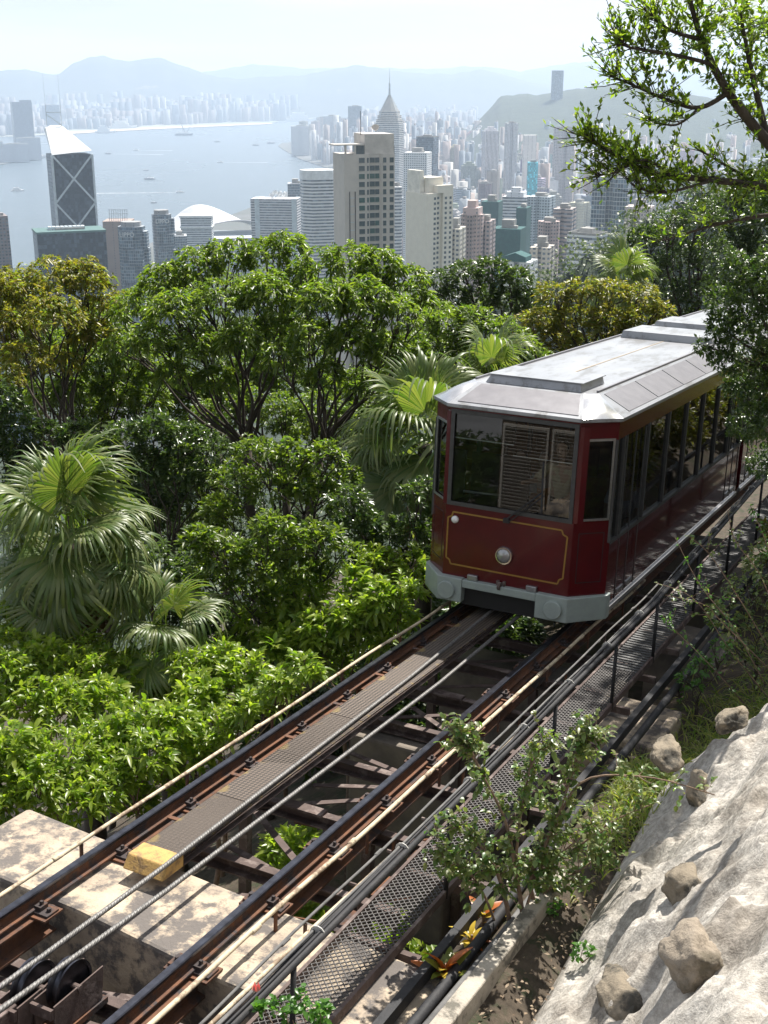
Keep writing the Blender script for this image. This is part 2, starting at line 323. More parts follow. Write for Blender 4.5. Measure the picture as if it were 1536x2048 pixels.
o = MB().box((-.14,4.9,-.42),(.32,5.75,-.30)).box((-.1,5.2,-.3),(.0,5.8,-.12)).build('sheave_bracket', DUST, None, bevel=.01, M=FRt(0,0,0)); tag(o,'boxy brown steel bracket just before the rope sheaves','bracket')
# guard rods beside the rails
def rod(name, lab, u0, u1, n, r, m, cpl=True, s0=S0, s1=18.0, step=1.55):
    t = thing(name, lab, 'pipe', FRt(0,0,0))
    pts = [(u0+(u1-u0)*(s-s0)/(s1-s0)+.006*math.sin(s*2.3), s, n+.008*math.sin(s*1.7+u0)) for s in np.arange(s0,s1,.35)]
    MB().tube(pts, r, 10).build('pipe', m, t, True)
    s = s0+.6
    while cpl and s < s1-1:
        u = u0+(u1-u0)*(s-s0)/(s1-s0)
        MB().lathe([(r*1.0,-.06),(r*1.22,-.05),(r*1.22,.05),(r*1.0,.06)], (u,s,n), 'y', 10).build('coupling', m, t, True)
        MB().bar((u,s+.3,n-.26),(u,s+.3,n-.01),.02,.03,(0,1,0)).build('support', RUST, t)
        s += step
    return t
rod('guard_pipe','bleached jointed pipe running outside the rail along the bushes',-.96,-.93,.02,.019,PALE)
rod('guard_pipe','bleached jointed pipe running outside the rail on the handrail side',1.03,1.12,.0,.021,PALE)
rod('guard_pipe','thin weathered grey pipe between the bleached pipe and the handrail',1.33,1.33,-.02,.013,GREYC)
# right walkway of expanded metal
t = thing('mesh_walkway','walkway of expanded metal mesh below the black handrail','walkway', FRt(1.81,0,-.1))
V=[];Q=[]
def strand(P,w=.0045,h=.012):
    b=len(V)
    for i,p in enumerate(P):
        V.extend([(p[0],p[1]-w,p[2]-h),(p[0],p[1]+w,p[2]-h*.2),(p[0],p[1]+w,p[2]),(p[0],p[1]-w,p[2]-h*.7)])
        if i:
            for j in range(4): Q.append((b+4*(i-1)+j,b+4*(i-1)+(j+1)%4,b+4*i+(j+1)%4,b+4*i+j))
cw, chh = .062, .031
s=5.2; k=0
while s<14.5:
    us_=np.arange(-.225,.2251,cw/4)
    P=[]
    for i,u in enumerate(us_):
        ph=((u+.225)/cw+(.5 if k%2 else 0))%1
        P.append((u,s+chh*.46*(1-abs(4*ph-2)/1 if False else math.cos(2*math.pi*ph)),.004*math.cos(2*math.pi*ph)))
    strand(P); s+=chh*.5*1.0*2; k+=1
o=link_mesh('expanded_mesh', np_mesh('expanded_mesh',V,Q,mat('mesh_steel',(.10,.095,.09),(.055,.05,.05),20,.6,.4,.1,60)), t); o['kind']='stuff'
pm=mat('far_grating_steel',(.12,.12,.12),(.07,.07,.07),12,.55,.4,.2,60)
V2=[];Q2=[]
V,Q=V2,Q2
for s in np.arange(14.5,30,.09): strand([(-.22,s,0),(.22,s,0)],.012,.02)
o=link_mesh('bar_grating', np_mesh('bar_grating',V,Q,pm), t); o['kind']='stuff'
for sg in (-1,1): MB().extr([(-.015,-.07),(.015,-.07),(.015,.012),(-.015,.012)],(sg*.238,5.0,0),(sg*.238,30,0)).build('edge_angle', DUST, t)
for s in np.arange(5.6,16,1.13): MB().box((-.3,s-.03,-.16),(.42,s+.03,-.08)).build('bearer', DUST, t)
# handrail with lashed cables
def hr_n(s): return .78 + (0 if s<15 else .05*(s-15)+.0) if s<21 else 1.08
t = thing('handrail','black handrail lashed with cables above the mesh walkway','handrail', FRt(2.05,0,-.1))
ss=np.arange(4.2,29,.4)
MB().tube([(0,s,hr_n(s)) for s in ss],.027,12).build('top_rail', BLACK, t, True)
for k,(du,dn,r,m) in enumerate(((-.045,.01,.012,BLACK),(-.06,-.018,.010,BLACK),(-.035,-.035,.013,BLACK),(-.075,.0,.009,GREYC),(-.02,.034,.010,BLACK),(-.058,.03,.011,GREYC))):
    MB().tube([(du+.012*math.sin(s*1.3+k*1.7), s, hr_n(s)+dn+.012*math.sin(s*.9+k)) for s in np.arange(4.2,29,.25)],r,6).build('lashed_cable', m, t, True)
MB().tube([(-.105+.03*math.sin(s*.8), s, hr_n(s)-.015-.03*abs(math.sin(s*.6))) for s in np.arange(4.2,10.6,.2)],.016,8).build('pale_conduit', PALE, t, True)
TIE=mat('white_tie',(.5,.49,.46),None,8,.6)
for s in np.arange(5.3,22,1.3):
    MB().lathe([(.058,-.004),(.060,-.004),(.060,.004),(.058,.004)],(-.04,s,hr_n(s)),'y',12).build('cable_tie',TIE,t)
for s in (6.22,8.72,11.3,13.35,15.1,17.2,19.3,21.6,24):
    MB().tube([(0,s,-.07),(0,s,hr_n(s)-.02)],.021,10).build('post', BLACK, t, True)
# black beams right of the walkway
for u,n,lab in ((2.38,-.05,'long black steel beam lying beside the mesh walkway'),(2.56,-.12,'black pipe lying along the planted bed behind the black beam')):
    mb=MB()
    if u<2.5: mb.extr([(-.035,-.11),(.035,-.11),(.035,0),(-.035,0)],(u,5,n),(u+.05,29,n))
    else: mb.tube([(u+.01*math.sin(s),s,n+.01*math.sin(s*1.4)) for s in np.arange(5,29,.6)],.045,10)
    o=mb.build('trackside_beam',BLACK,None,u>2.5,M=FRt(0,0,0)); tag(o,lab,'beam' if u<2.5 else 'pipe')
for s in (9.1,10.6,12.2):
    o=MB().bar((2.1,s,-.2),(2.66,s+.05,-.2),.06,.05).build('steel_crossbar',DUST,None,M=FRt(0,0,0)); tag(o,'short brown steel bar bridging walkway edge and black beam '+{9.1:'behind the shrub stems',10.6:'past the shrub crown',12.2:'near the pale concrete ledge'}[s],'bar')
o=MB().tube([(2.66,6.7,-.1),(2.69,7.4,-.09),(2.71,8.2,-.1),(2.72,9.6,-.12)],.035,10).build('ground_pipe',GREYC,None,True,M=FRt(0,0,0)); tag(o,'short grey pipe lying against the planter kerb','pipe')
o=MB().prism([(2.72,6.3),(2.86,6.25),(2.93,9.3),(2.80,9.35)],-.6,.03).build('planter_kerb',mat('kerb_concrete',(.42,.38,.32),(.28,.25,.21),4,.95,0,.7,18,spots=(.13,.12,.10),sscale=4),None,bevel=.015,M=FRt(0,0,0)); tag(o,'worn concrete kerb edging the planted bed by the shrub','kerb')
# ================================================================== THE TRAM
RED = mat('maroon_paint', (0.085,0.005,0.008), (0.065,0.004,0.007), 3, 0.20, 0, 0.03, 20, coat=.25, spec=.35)
ROOF = mat('silver_roof_paint', (0.36,0.37,0.39), (0.27,0.28,0.30), 2.5, 0.33, 0.3, 0.08, 8, spots=(.22,.22,.22), sscale=5, stretch=(1,.3,1))
ROOFD = mat('grey_roof_panel', (0.20,0.195,0.21), (0.16,0.155,0.17), 5, 0.42, 0.2, 0.06, 20)
BUMP = mat('grey_bumper_paint', (0.30,0.35,0.33), (0.25,0.29,0.28), 6, 0.45, 0, 0.08, 30)
GOLD = mat('gold_line_paint', (0.30,0.17,0.025), (0.25,0.14,0.02), 20, 0.4)
FRAME = mat('dark_window_frame', (0.055,0.055,0.055), (0.035,0.035,0.035), 12, 0.5)
ALU = mat('brushed_aluminium', (0.45,0.45,0.46), None, 30, 0.35, 0.9)
DARK = mat('underframe_black', (0.012,0.011,0.011), None, 6, 0.8)
INT = mat('cabin_lining', (0.06,0.045,0.035), (0.045,0.035,0.03), 5, 0.7)
WOOD = mat('varnished_seat_wood', (0.28,0.12,0.045), (0.17,0.07,0.03), 8, 0.4, 0, .1, 30, stretch=(1,6,1))
SIDER = mat('polished_side_panel', (0.10,0.012,0.012), (0.075,0.01,0.01), 2, 0.07, 0, 0.02, 3, coat=1.0, dist=.05)
GLASS = glass_mat('tram_glass', (.72,.76,.74)); GLASSD = glass_mat('tram_side_glass', (.30,.33,.31))
LAMP = mat('lamp_glass', (.30,.30,.31), (.42,.42,.42), 14, .06, .5); CHROME = mat('chrome', (.7,.7,.7), None, 20, .08, 1.0)
WH = mat('white_lamp_lens', (.85,.85,.83), None, 20, .25)
def wallseg(mb, p, q, n0, n1, t=.05):
    p,q=Vector((*p,0)),Vector((*q,0)); d=(q-p).normalized(); o=Vector((d.y,-d.x,0))*-t   # thickness to the inside (plan runs counter-clockwise)
    v=[p,q,q+o,p+o]
    mb.add([(a.x,a.y,n0) for a in v]+[(a.x,a.y,n1) for a in v],[(3,2,1,0),(4,5,6,7),(0,1,5,4),(1,2,6,5),(2,3,7,6),(3,0,4,7)])
def pane(mb, p, q, n0, n1, inset=.03):
    p,q=Vector((*p,0)),Vector((*q,0)); d=(q-p).normalized(); o=Vector((d.y,-d.x,0))*-inset
    a,b=p+o,q+o; mb.add([(a.x,a.y,n0),(b.x,b.y,n0),(b.x,b.y,n1),(a.x,a.y,n1)],[(0,1,2,3)])
def frame_on(mb, p, q, n0, n1, w, t0, t1):   # rectangular frame on a wall p-q, t0..t1 = outward offsets
    P,Qv=Vector((*p,0)),Vector((*q,0)); d=(Qv-P).normalized(); o=Vector((d.y,-d.x,0)); L=(Qv-P).length
    def bx(a0,a1,z0,z1):
        c=[P+d*a0+o*t0,P+d*a1+o*t0,P+d*a1+o*t1,P+d*a0+o*t1]
        mb.add([(a.x,a.y,z0) for a in c]+[(a.x,a.y,z1) for a in c],[(0,1,2,3),(7,6,5,4),(1,0,4,5),(2,1,5,6),(3,2,6,7),(0,3,7,4)])
    bx(0,L,n0,n0+w); bx(0,L,n1-w,n1); bx(0,w,n0+w,n1-w); bx(L-w,L,n0+w,n1-w)
HW, CHF, CH2 = 1.28, .90, .40
def tram_car(lab, y0, length, front=True):
    t = thing('tram_car', lab, 'tram', FRt(0, y0, 0)); ROOFC_ = mat('roof_corner_glint', (0.75,0.75,0.76), None, 3, 0.26, 0.9)  # corner metal coloured brighter than the roof to strengthen the sun glint
    L = length
    A,B,C_,D_,E_,F_ = (-CHF,0),(CHF,0),(HW,CH2),(HW,L),(-HW,L),(-HW,CH2)
    if not front: A,B,C_,F_ = (-HW,0),(HW,0),(HW,.01),(-HW,.01)
    low = MB()
    nb = .50
    wallseg(low,A,B,nb,1.535)
    if front: wallseg(low,B,C_,nb,1.58); wallseg(low,F_,A,nb,1.58)
    endw = MB(); wallseg(endw,D_,E_,.35,2.86); endw.build('end_wall', RED, t)
    # front corner posts
    if front:
        for a,b in ((-1,1),(1,1)):
            x=a*CHF; MB().prism([(x-.05,.004),(x+.05,.004),(x+a*.06+.05,.06),(x+a*.02-.05,.06)] ,1.535,2.80).build('corner_post', RED, t)
    low.build('body', RED, t, bevel=.006)
    upw = MB(); wallseg(upw,A,B,2.80,2.90)
    if front: wallseg(upw,B,C_,2.62,2.90); wallseg(upw,F_,A,2.62,2.90)
    upw.build('front_header', RED, t)
    # sides
    side_p=[]
    for sg in (-1,1):
        m=MB(); x=sg*HW
        ya = CH2 if front else .02
        m.box((x-sg*.05,ya,2.62),(x,L,2.90)); m.build('side_header', RED, t)
        m=MB().box((x-sg*.05,ya,.30),(x-sg*.002,L,1.25)); m.build('side_panel', SIDER, t, bevel=.004)
        ys=[ya,ya+.32,ya+.42]+[ya+.42+ (L-ya-1.55)/6*i for i in range(1,7)]+[L-.95,L-.06,L]
        ys=sorted(set(round(v,3) for v in ys))
        for i,yy in enumerate(ys):
            m=MB().box((x-sg*.06,yy-.028,1.25),(x+sg*.004,yy+.028,2.62)); m.build('window_post', FRAME, t)
        for a,b in zip(ys,ys[1:]):
            if b-a<.2: continue
            m=MB(); pane(m,(x,a) if sg>0 else (x,b),(x,b) if sg>0 else (x,a),1.27,2.61); m.build('side_window', GLASSD, t)
        MB().box((x-sg*.07,ya,1.225),(x+sg*.012,L,1.27)).build('window_sill', FRAME, t)
        MB().box((x-sg*.03,ya,.27),(x+sg*.03,L,.33)).build('step_rail', ALU, t)
        # door leaves with bright kick strips
        for yd in (ya+.42, L-1.0):
            m=MB()
            m.box((x-sg*.01,yd,.36),(x+sg*.006,yd+.02,2.6)); m.box((x-sg*.01,yd+.42,.36),(x+sg*.006,yd+.44,2.6)); m.box((x-sg*.01,yd+.86,.36),(x+sg*.006,yd+.88,2.6))
            d=m.build('door_edge', FRAME, t)
            MB().box((x,yd+.08,.42),(x+sg*.012,yd+.38,.47)).box((x,yd+.50,.42),(x+sg*.012,yd+.80,.47)).build('kick_strip', ALU, t)
    if front:
        m=MB(); frame_on(m,(-.885,0),(.885,0),1.53,2.83,.055,.0,.014); m.build('windscreen_frame', FRAME, t)
        m=MB(); pane(m,(-.86,0),(.86,0),1.55,2.81,.02); w=m.build('windscreen', GLASS, t)
        MB().box((-.84,.03,2.44),(.0,.045,2.455)).box((0,.03,2.30),(.84,.045,2.315)).build('screen_bar', ALU, t)
        for p,q in ((B,C_),(F_,A)):
            P,Qv=Vector(p),Vector(q); a=P.lerp(Qv,.08); b=P.lerp(Qv,.92)
            m=MB(); frame_on(m,a,b,1.56,2.64,.03,.0,.012); m.build('corner_window_frame', ALU, t)
            m=MB(); pane(m,a,b,1.58,2.62,.02); m.build('corner_window', GLASSD, t)
            # engraved panel line on the chamfer
            m=MB(); a2=P.lerp(Qv,.16); b2=P.lerp(Qv,.84); frame_on(m,a2,b2,.72,1.40,.012,.0,.003); m.build('panel_line', DARK, t)
        # gold line with notched corners
        g=[(-.79,1.435),(.755,1.425),(.775,1.37),(.835,1.345),(.815,.78),(.765,.755),(.745,.695),(-.79,.705),(-.81,.76),(-.86,.785),(-.86,1.35),(-.805,1.375)]
        m=MB()
        for i in range(len(g)):
            a=g[i]; b=g[(i+1)%len(g)]
            m.bar((a[0],-.003,a[1]),(b[0],-.003,b[1]),.02,.006,(0,-1,0))
        m.build('gold_line', GOLD, t)
        # head lamp
        m=MB().lathe([(.0,.0),(.125,.0),(.125,-.03),(.115,-.05),(.098,-.05),(.098,-.03)],(0,0,.955),'y',32); m.v=[(v[0]-.012,v[1],v[2]) for v in m.v]
        h=m.build('head_lamp', CHROME, t, True); h.modifiers.new('e','EDGE_SPLIT').split_angle=R_(35)
        m=MB().lathe([(.098,-.034),(.09,-.05),(.06,-.062),(.02,-.068),(.001,-.07)],(0,0,.955),'y',28); m.v=[(v[0]-.012,v[1],v[2]) for v in m.v]; m.build('lamp_lens', LAMP, h, True)
        m=MB().lathe([(.0,.0),(.052,.0),(.05,-.025),(.03,-.045),(.001,-.05)],(-.753,0,1.335),'y',20); m.build('side_lamp', WH, t, True)
        for u_ in (-.442,.405):
            l=MB().box((u_-.075,-.05,.535),(u_+.075,0,.61)).build('fog_lamp', ALU, t, bevel=.01)
            MB().box((u_-.065,-.056,.542),(u_+.065,-.05,.602)).build('lens', LAMP, l)
        hk=MB().lathe([(.055,-.02),(.055,.02)],(-.03,-.07,.54),'x',16); hk.box((-.09,-.05,.47),(-.06,.0,.60)).box((.0,-.05,.47),(.03,0,.60)); hk.build('tow_hook', DUST, t)
        # wiper
        w=MB().bar((-.02,-.045,1.45),(.47,-.045,1.90),.022,.02).bar((.02,-.05,1.42),(.50,-.05,1.86),.014,.014).bar((.475,-.05,1.62),(.455,-.05,2.30),.022,.022,(0,1,0)).box((-.05,-.05,1.41),(.03,0,1.47))
        w.build('wiper', BLACK, t)
        # bumper
        m=MB()
        def bp(poly,n0,n1): m.prism(poly,n0,n1)
        bp([(-.57,-.09),(.49,-.09),(.49,.06),(-.57,.06)],.425,.535)
        m.build('bumper_bar', BUMP, t, bevel=.012)
        for sg in (-1,1):
            m=MB(); pl=[(sg*.49 if sg>0 else -.57,-.10),(sg*.93,-.10),(sg*1.325,.36),(sg*1.325,.50),(sg*1.2,.50),(sg*.86,.06),(sg*.49 if sg>0 else -.57,.06)]
            if sg<0: pl=pl[::-1]
            m.prism(pl,.21,.545); b=m.build('bumper_end', BUMP, t, bevel=.012)
            MB().lathe([(.0,-.10),(.125,-.10),(.125,-.135),(.115,-.145),(.0,-.145)],(sg*.765-.02,0,.365),'y',32).build('buffer_disc', BUMP, b)
        MB().box((-.6,.02,.16),(.6,.35,.42)).build('front_underframe', DARK, t)
    # roof
    ov=.05
    if front:
        O=[(-CHF-.03,-ov),(CHF+.03,-ov),(HW+ov,CH2-.03),(HW+ov,L+.02),(-HW-ov,L+.02),(-HW-ov,CH2-.03)]
        I=[(-.74,.50),(.74,.50),(.89,.66),(.89,L-.1),(-.89,L-.1),(-.89,.66)]
    else:
        O=[(-HW-ov,-.02),(HW+ov,-.02),(HW+ov,.02),(HW+ov,L),(-HW-ov,L),(-HW-ov,.02)]
        I=[(-.89,.1),(.89,.1),(.89,.2),(.89,L-.1),(-.89,L-.1),(-.89,.2)]
    m=MB(); n=6
    V_=[(x,y,2.86) for x,y in O]+[(x,y,2.905) for x,y in O]
    m.add(V_,[tuple(range(5,-1,-1))]+[(i,(i+1)%6,6+(i+1)%6,6+i) for i in range(6)])
    m.build('eave', ROOF, t, bevel=.008)
    m=MB().add([(x,y,2.907) for x,y in O]+[(x,y,3.14) for x,y in I],[(i,(i+1)%6,6+(i+1)%6,6+i) for i in (0,2,3,4)]+[(6,7,8,9,10,11)])
    r=m.build('roof', ROOF, t)
    # rounded roof corners
    for sg in (-1,1):
        nU,nV=14,8; V_=[]; 
        o1,o2=Vector((*O[1],2.907)),Vector((*O[2],2.907)); i1,i2=Vector((*I[1],3.14)),Vector((*I[2],3.14))
        for a in range(nU+1):
            for b in range(nV+1):
                fa,fb=a/nU,b/nV
                P=o1.lerp(o2,fa).lerp(i1.lerp(i2,fa),fb)
                bul=.055*math.sin(math.pi*fa)*math.sin(math.pi*fb)**.8
                P=P+Vector((.42,-.42,.8)).normalized()*bul
                V_.append((sg*P.x,P.y,P.z))
        Fs=[(a*(nV+1)+b,(a+1)*(nV+1)+b,(a+1)*(nV+1)+b+1,a*(nV+1)+b+1) for a in range(nU) for b in range(nV)]
        if sg<0: Fs=[f[::-1] for f in Fs]
        MB().add(V_,Fs).build('roof_corner', ROOFC_, r, True)
    if front:
        nrm=lambda a,b,fa,fb:None
        o1,o2,i1,i2=Vector((*O[0],2.907)),Vector((*O[1],2.907)),Vector((*I[0],3.14)),Vector((*I[1],3.14))
        lo0=o1.lerp(i1,.12); lo1=o2.lerp(i2,.12); hi0=o1.lerp(i1,.93); hi1=o2.lerp(i2,.93)
        up=Vector((0,-.42,.9))*.008
        q=[lo0.lerp(lo1,.05),lo0.lerp(lo1,.97),hi0.lerp(hi1,.97),hi0.lerp(hi1,.05)]
        m=MB().add([tuple(v-up*.5) for v in q]+[tuple(v+up) for v in q],[(4,5,6,7),(0,1,5,4),(1,2,6,5),(2,3,7,6),(3,0,4,7)]); m.build('front_roof_panel', ROOFD, r)
        # raised roof hatch behind the front slope
        m=MB().add([(-.66,.56,3.142),(.68,.56,3.142),(.68,1.55,3.142),(-.66,1.55,3.142),(-.60,.60,3.25),(.66,.60,3.25),(.66,1.50,3.25),(-.60,1.50,3.25)],[(4,5,6,7),(0,1,5,4),(1,2,6,5),(2,3,7,6),(3,0,4,7)])
        h=m.build('roof_hatch', ROOF, r); MB().box((-.63,.57,3.252),(.70,1.53,3.262)).build('hatch_lid', ROOF, h)
    # side roof panels (each a part) and seams
    y=.75 if front else .25; k=0
    while y+1.4<L:
        for sg in (-1,1):
            def pt(f,yy): return Vector((sg*((HW+ov)*(1-f)+.89*f),yy,2.907*(1-f)+3.14*f))
            up=Vector((sg*.5,0,.86))*.008
            q=[pt(.12,y+.02),pt(.12,y+1.38),pt(.92,y+1.38),pt(.92,y+.02)]
            if sg<0: q=q[::-1]
            MB().add([tuple(v-up*.4) for v in q]+[tuple(v+up) for v in q],[(4,5,6,7),(0,1,5,4),(1,2,6,5),(2,3,7,6),(3,0,4,7)]).build('side_roof_panel', ROOFD, r)
        y+=1.40
    MB().box((-.008,.9 if front else .2,3.139),(.008,L-1.2,3.147)).build('roof_seam', mat('seam_sealant',(.45,.36,.25),None,9,.7), r)
    for sg in (-1,1): MB().bar((sg*.86,.7,3.155),(sg*.86,L-.15,3.155),.03,.03).build('gutter_rail', ROOFD, r)
    yy=7.1 if front else .6
    m=MB().add([(-.80,yy,3.142),(.86,yy,3.142),(.86,yy+1.2,3.142),(-.80,yy+1.2,3.142),(-.76,yy+.02,3.27),(.82,yy+.02,3.27),(.82,yy+1.2,3.27),(-.76,yy+1.2,3.27)],[(4,5,6,7),(0,1,5,4),(1,2,6,5),(2,3,7,6),(3,0,4,7)])
    m.build('roof_box', ROOF, r, bevel=.01)
    # inside
    MB().box((-1.22,.42,.55),(1.22,L-.06,.62)).build('floor', INT, t)
    MB().box((-1.2,.45,2.80),(1.2,L-.06,2.84)).build('ceiling', INT, t)
    y=2.0
    while y<L-1:
        for x0,x1 in ((-1.18,-.22),(.22,1.18)):
            s_=MB().box((x0,y,.98),(x1,y+.42,1.03)).build('bench', WOOD, t)
            MB().box((x0,y+.40,1.03),(x1,y+.44,1.62)).build('backrest', WOOD, s_); MB().box((x0+.05,y+.05,.62),(x0+.10,y+.4,.98)).box((x1-.10,y+.05,.62),(x1-.05,y+.4,.98)).build('bench_leg', FRAME, s_)
        y+=1.05
    if front:
        MB().box((-1.2,1.52,.62),(-.30,1.56,1.95)).build('cab_partition', INT, t)
        MB().box((-.85,.10,.62),(.85,.42,1.45)).build('driver_desk', INT, t, bevel=.02)
        MB().tube([(-.85,.45,1.62),(-.3,.45,1.64)],.018,8).build('grab_rail', ALU, t, True)
        MB().box((-.86,.06,2.46),(-.0,.09,2.76)).build('roller_blind', mat('blind_cloth',(.05,.045,.04),None,9,.9), t)
    # under
    MB().box((-1.0,.45,.12),(1.0,L-.1,.50)).build('underframe', DARK, t)
    for yw in (1.6,L-1.9):
        for sg in (-1,1):
            MB().lathe([(.05,-.06),(.33,-.06),(.33,.02),(.36,.025),(.36,.05),(.05,.05)],(sg*GA*1.0,yw,.33),'x',28).build('wheel', STEEL, t) if sg<0 else MB().lathe([(.05,-.05),(.36,-.05),(.36,-.025),(.33,-.02),(.33,.06),(.05,.06)],(sg*GA,yw,.33),'x',28).build('wheel', STEEL, t)
    return t
tram1 = tram_car('maroon tram car with gold lined front, silver roof and dim windows', 14.95, 8.35, True)
tram2 = tram_car('maroon tram car coupled behind the gold lined one, half hidden by foliage', 23.62, 8.0, False)
# people seen through the glass
def person(lab, u, y, top, pants, skin, hair, seated=True, reach=None, hatc=None):
    M = FRt(u, 14.95+y, 0)
    t = thing('person', lab, 'person', M)
    fz=.62; hip=1.10 if seated else 1.52
    J={'pel':(0,.12,hip),'wst':(0,.10,hip+.17),'chs':(0,.09,hip+.38),'nck':(0,.07,hip+.55),'hd0':(0,.05,hip+.61)}
    for sg,k in ((-1,'l'),(1,'r')):
        J['sh'+k]=(sg*.18,.09,hip+.48); J['hip'+k]=(sg*.09,.10,hip-.02)
        if seated: J['kn'+k]=(sg*.11,-.32,hip-.03); J['an'+k]=(sg*.11,-.34,fz+.09); J['to'+k]=(sg*.12,-.50,fz+.04)
        else: J['kn'+k]=(sg*.10,.06,hip-.44); J['an'+k]=(sg*.10,.10,fz+.09); J['to'+k]=(sg*.11,-.06,fz+.04)
        if reach and k=='l': J['el'+k]=(sg*.30,-.12,hip+.30); J['wr'+k]=(sg*.36,-.36,hip+.32); J['ha'+k]=(sg*.37,-.44,hip+.32)
        else: J['el'+k]=(sg*.24,.02,hip+.22); J['wr'+k]=(sg*.17,-.20,hip+.12); J['ha'+k]=(sg*.13,-.28,hip+.11)
    def skin_mesh(nm, chain, rad, m, root):
        names=sorted({a for e in chain for a in e}); ix={k:i for i,k in enumerate(names)}
        me=bpy.data.meshes.new(nm); me.from_pydata([J[k] for k in names],[(ix[a],ix[b]) for a,b in chain],[]); me.materials.append(m)
        o=bpy.data.objects.new(nm,me); col.objects.link(o); o.parent=t
        md=o.modifiers.new('skin','SKIN')
        for k in names:
            sv=me.skin_vertices[0].data[ix[k]]; r=rad.get(k,rad.get(k[:-1],.05)); sv.radius=(r,r) if not hasattr(r,'__len__') else r; sv.use_root=(k==root)
        o.modifiers.new('sub','SUBSURF').levels=1; o.modifiers['sub'].render_levels=1; md.use_smooth_shade=True
        return o
    skn=mat('skin_'+lab[:6],skin,None,20,.5); cl=mat('cloth_'+lab[:6],top,None,14,.85,0,.3,40); pn=mat('trousers_'+lab[:6],pants,None,14,.85)
    b=skin_mesh('body',[('pel','wst'),('wst','chs'),('chs','nck'),('nck','hd0')]+[e for k in 'lr' for e in (('chs','sh'+k),('sh'+k,'el'+k),('el'+k,'wr'+k),('wr'+k,'ha'+k),('pel','hip'+k),('hip'+k,'kn'+k),('kn'+k,'an'+k),('an'+k,'to'+k))],
        {'pel':.12,'wst':.12,'chs':.145,'nck':.05,'hd0':.05,'sh':.065,'el':.042,'wr':.032,'ha':.036,'hip':.085,'kn':.06,'an':.045,'to':.035},skn,'pel')
    b2=skin_mesh('shirt',[('pel','wst'),('wst','chs')]+[e for k in 'lr' for e in (('chs','sh'+k),('sh'+k,'el'+k))],{'pel':.135,'wst':.135,'chs':.16,'sh':.08,'el':.06},cl,'wst')
    b3=skin_mesh('trousers',[e for k in 'lr' for e in (('pel','hip'+k),('hip'+k,'kn'+k),('kn'+k,'an'+k))],{'pel':.13,'hip':.10,'kn':.075,'an':.06},pn,'pel')
    hd=MB(); prof=[(.0,-.115),(.045,-.105),(.066,-.06),(.076,0),(.078,.05),(.062,.09),(.03,.112),(.0,.116)]
    hd.lathe(prof,(0,.05,hip+.74),'z',20); hd.v=[(x,(y_-.05)*1.18+.05,z) for x,y_,z in hd.v]
    hd.lathe([(.001,-.03),(.011,-.01),(.015,.004),(.001,.012)],(0,-.045,hip+.735),'z',8)
    for sg in (-1,1): hd.lathe([(.001,-.03),(.012,-.01),(.012,.015),(.001,.03)],(sg*.08,.06,hip+.735),'z',8)
    h=hd.build('head',skn,t,True)
    ey=MB()
    for sg in (-1,1): ey.lathe([(.001,-.008),(.010,0),(.001,.008)],(sg*.028,-.034,hip+.755),'z',8)
    ey.box((-.022,-.046,hip+.688),(.022,-.036,hip+.694)); ey.build('eyes_and_mouth',mat('dark_feature',(.05,.03,.03),None,9,.5),h)
    hr=MB().lathe([(.0,.128),(.05,.118),(.078,.085),(.088,.04),(.086,.0),(.07,-.03),(.0,-.03)],(0,.072,hip+.745),'z',18)
    hr.build('hair',mat('hair_'+lab[:6],hair,None,30,.5),h,True)
    return t
person('driver in khaki shirt reaching over the desk behind the windscreen', .34, .95, (.50,.42,.28),(.05,.05,.06),(.45,.28,.19),(.02,.015,.012), False, True)
person('passenger in white and blue top sitting behind the cab partition', -.62, 1.95, (.62,.66,.70),(.08,.10,.18),(.5,.32,.23),(.02,.015,.012))
person('passenger in orange top sitting next to the one in white', -.28, 2.0, (.62,.28,.10),(.06,.06,.07),(.5,.33,.24),(.03,.02,.015))
person('passenger in pale lilac shirt by the side window', .95, 2.0, (.55,.52,.62),(.10,.10,.12),(.5,.33,.24),(.02,.015,.012))
person('passenger in white shirt on a bench near the car middle', .95, 4.1, (.66,.66,.68),(.08,.08,.10),(.45,.29,.2),(.02,.015,.012))

# shuttered house behind the photographer's side, mirrored in the windscreen
SHW=mat('white_shutter_paint',(.58,.55,.50),None,9,.6); HWL=mat('house_wall',(.10,.075,.055),(.08,.06,.045),2,.9)
hs=thing('shuttered_house','cream house with white louvred shutters mirrored in the tram windscreen','house',FRt(-5.6,-2.2,-3.4))
MB().box((-1.35,-3,-1.5),(2.2,0,7)).build('wall',HWL,hs)
MB().box((-1.6,-3.3,7.0),(2.5,.3,7.25)).build('roof_slab',SHW,hs)
sl=MB().add([(-.62,.03,0),(.62,.03,0),(.62,.09,.045),(-.62,.09,.045),(-.62,.03,.02),(.62,.03,.02),(.62,.09,.065),(-.62,.09,.065)],[(0,3,2,1),(4,5,6,7),(0,1,5,4),(1,2,6,5),(2,3,7,6),(3,0,4,7)]).mesh('slat',SHW)
for x in (-.60,.85):
    for z0 in (.3,3.0):
        f=MB().box((x-.68,.012,z0-.06),(x+.68,.10,z0)).box((x-.68,.012,z0+2.35),(x+.68,.10,z0+2.42)).box((x-.68,.012,z0),(x-.62,.10,z0+2.35)).box((x+.62,.012,z0),(x+.68,.10,z0+2.35)).build('shutter',SHW,hs)
        for i in range(24): o=link_mesh('slat',sl,f); o.location=(x,0,z0+.03+i*.097)
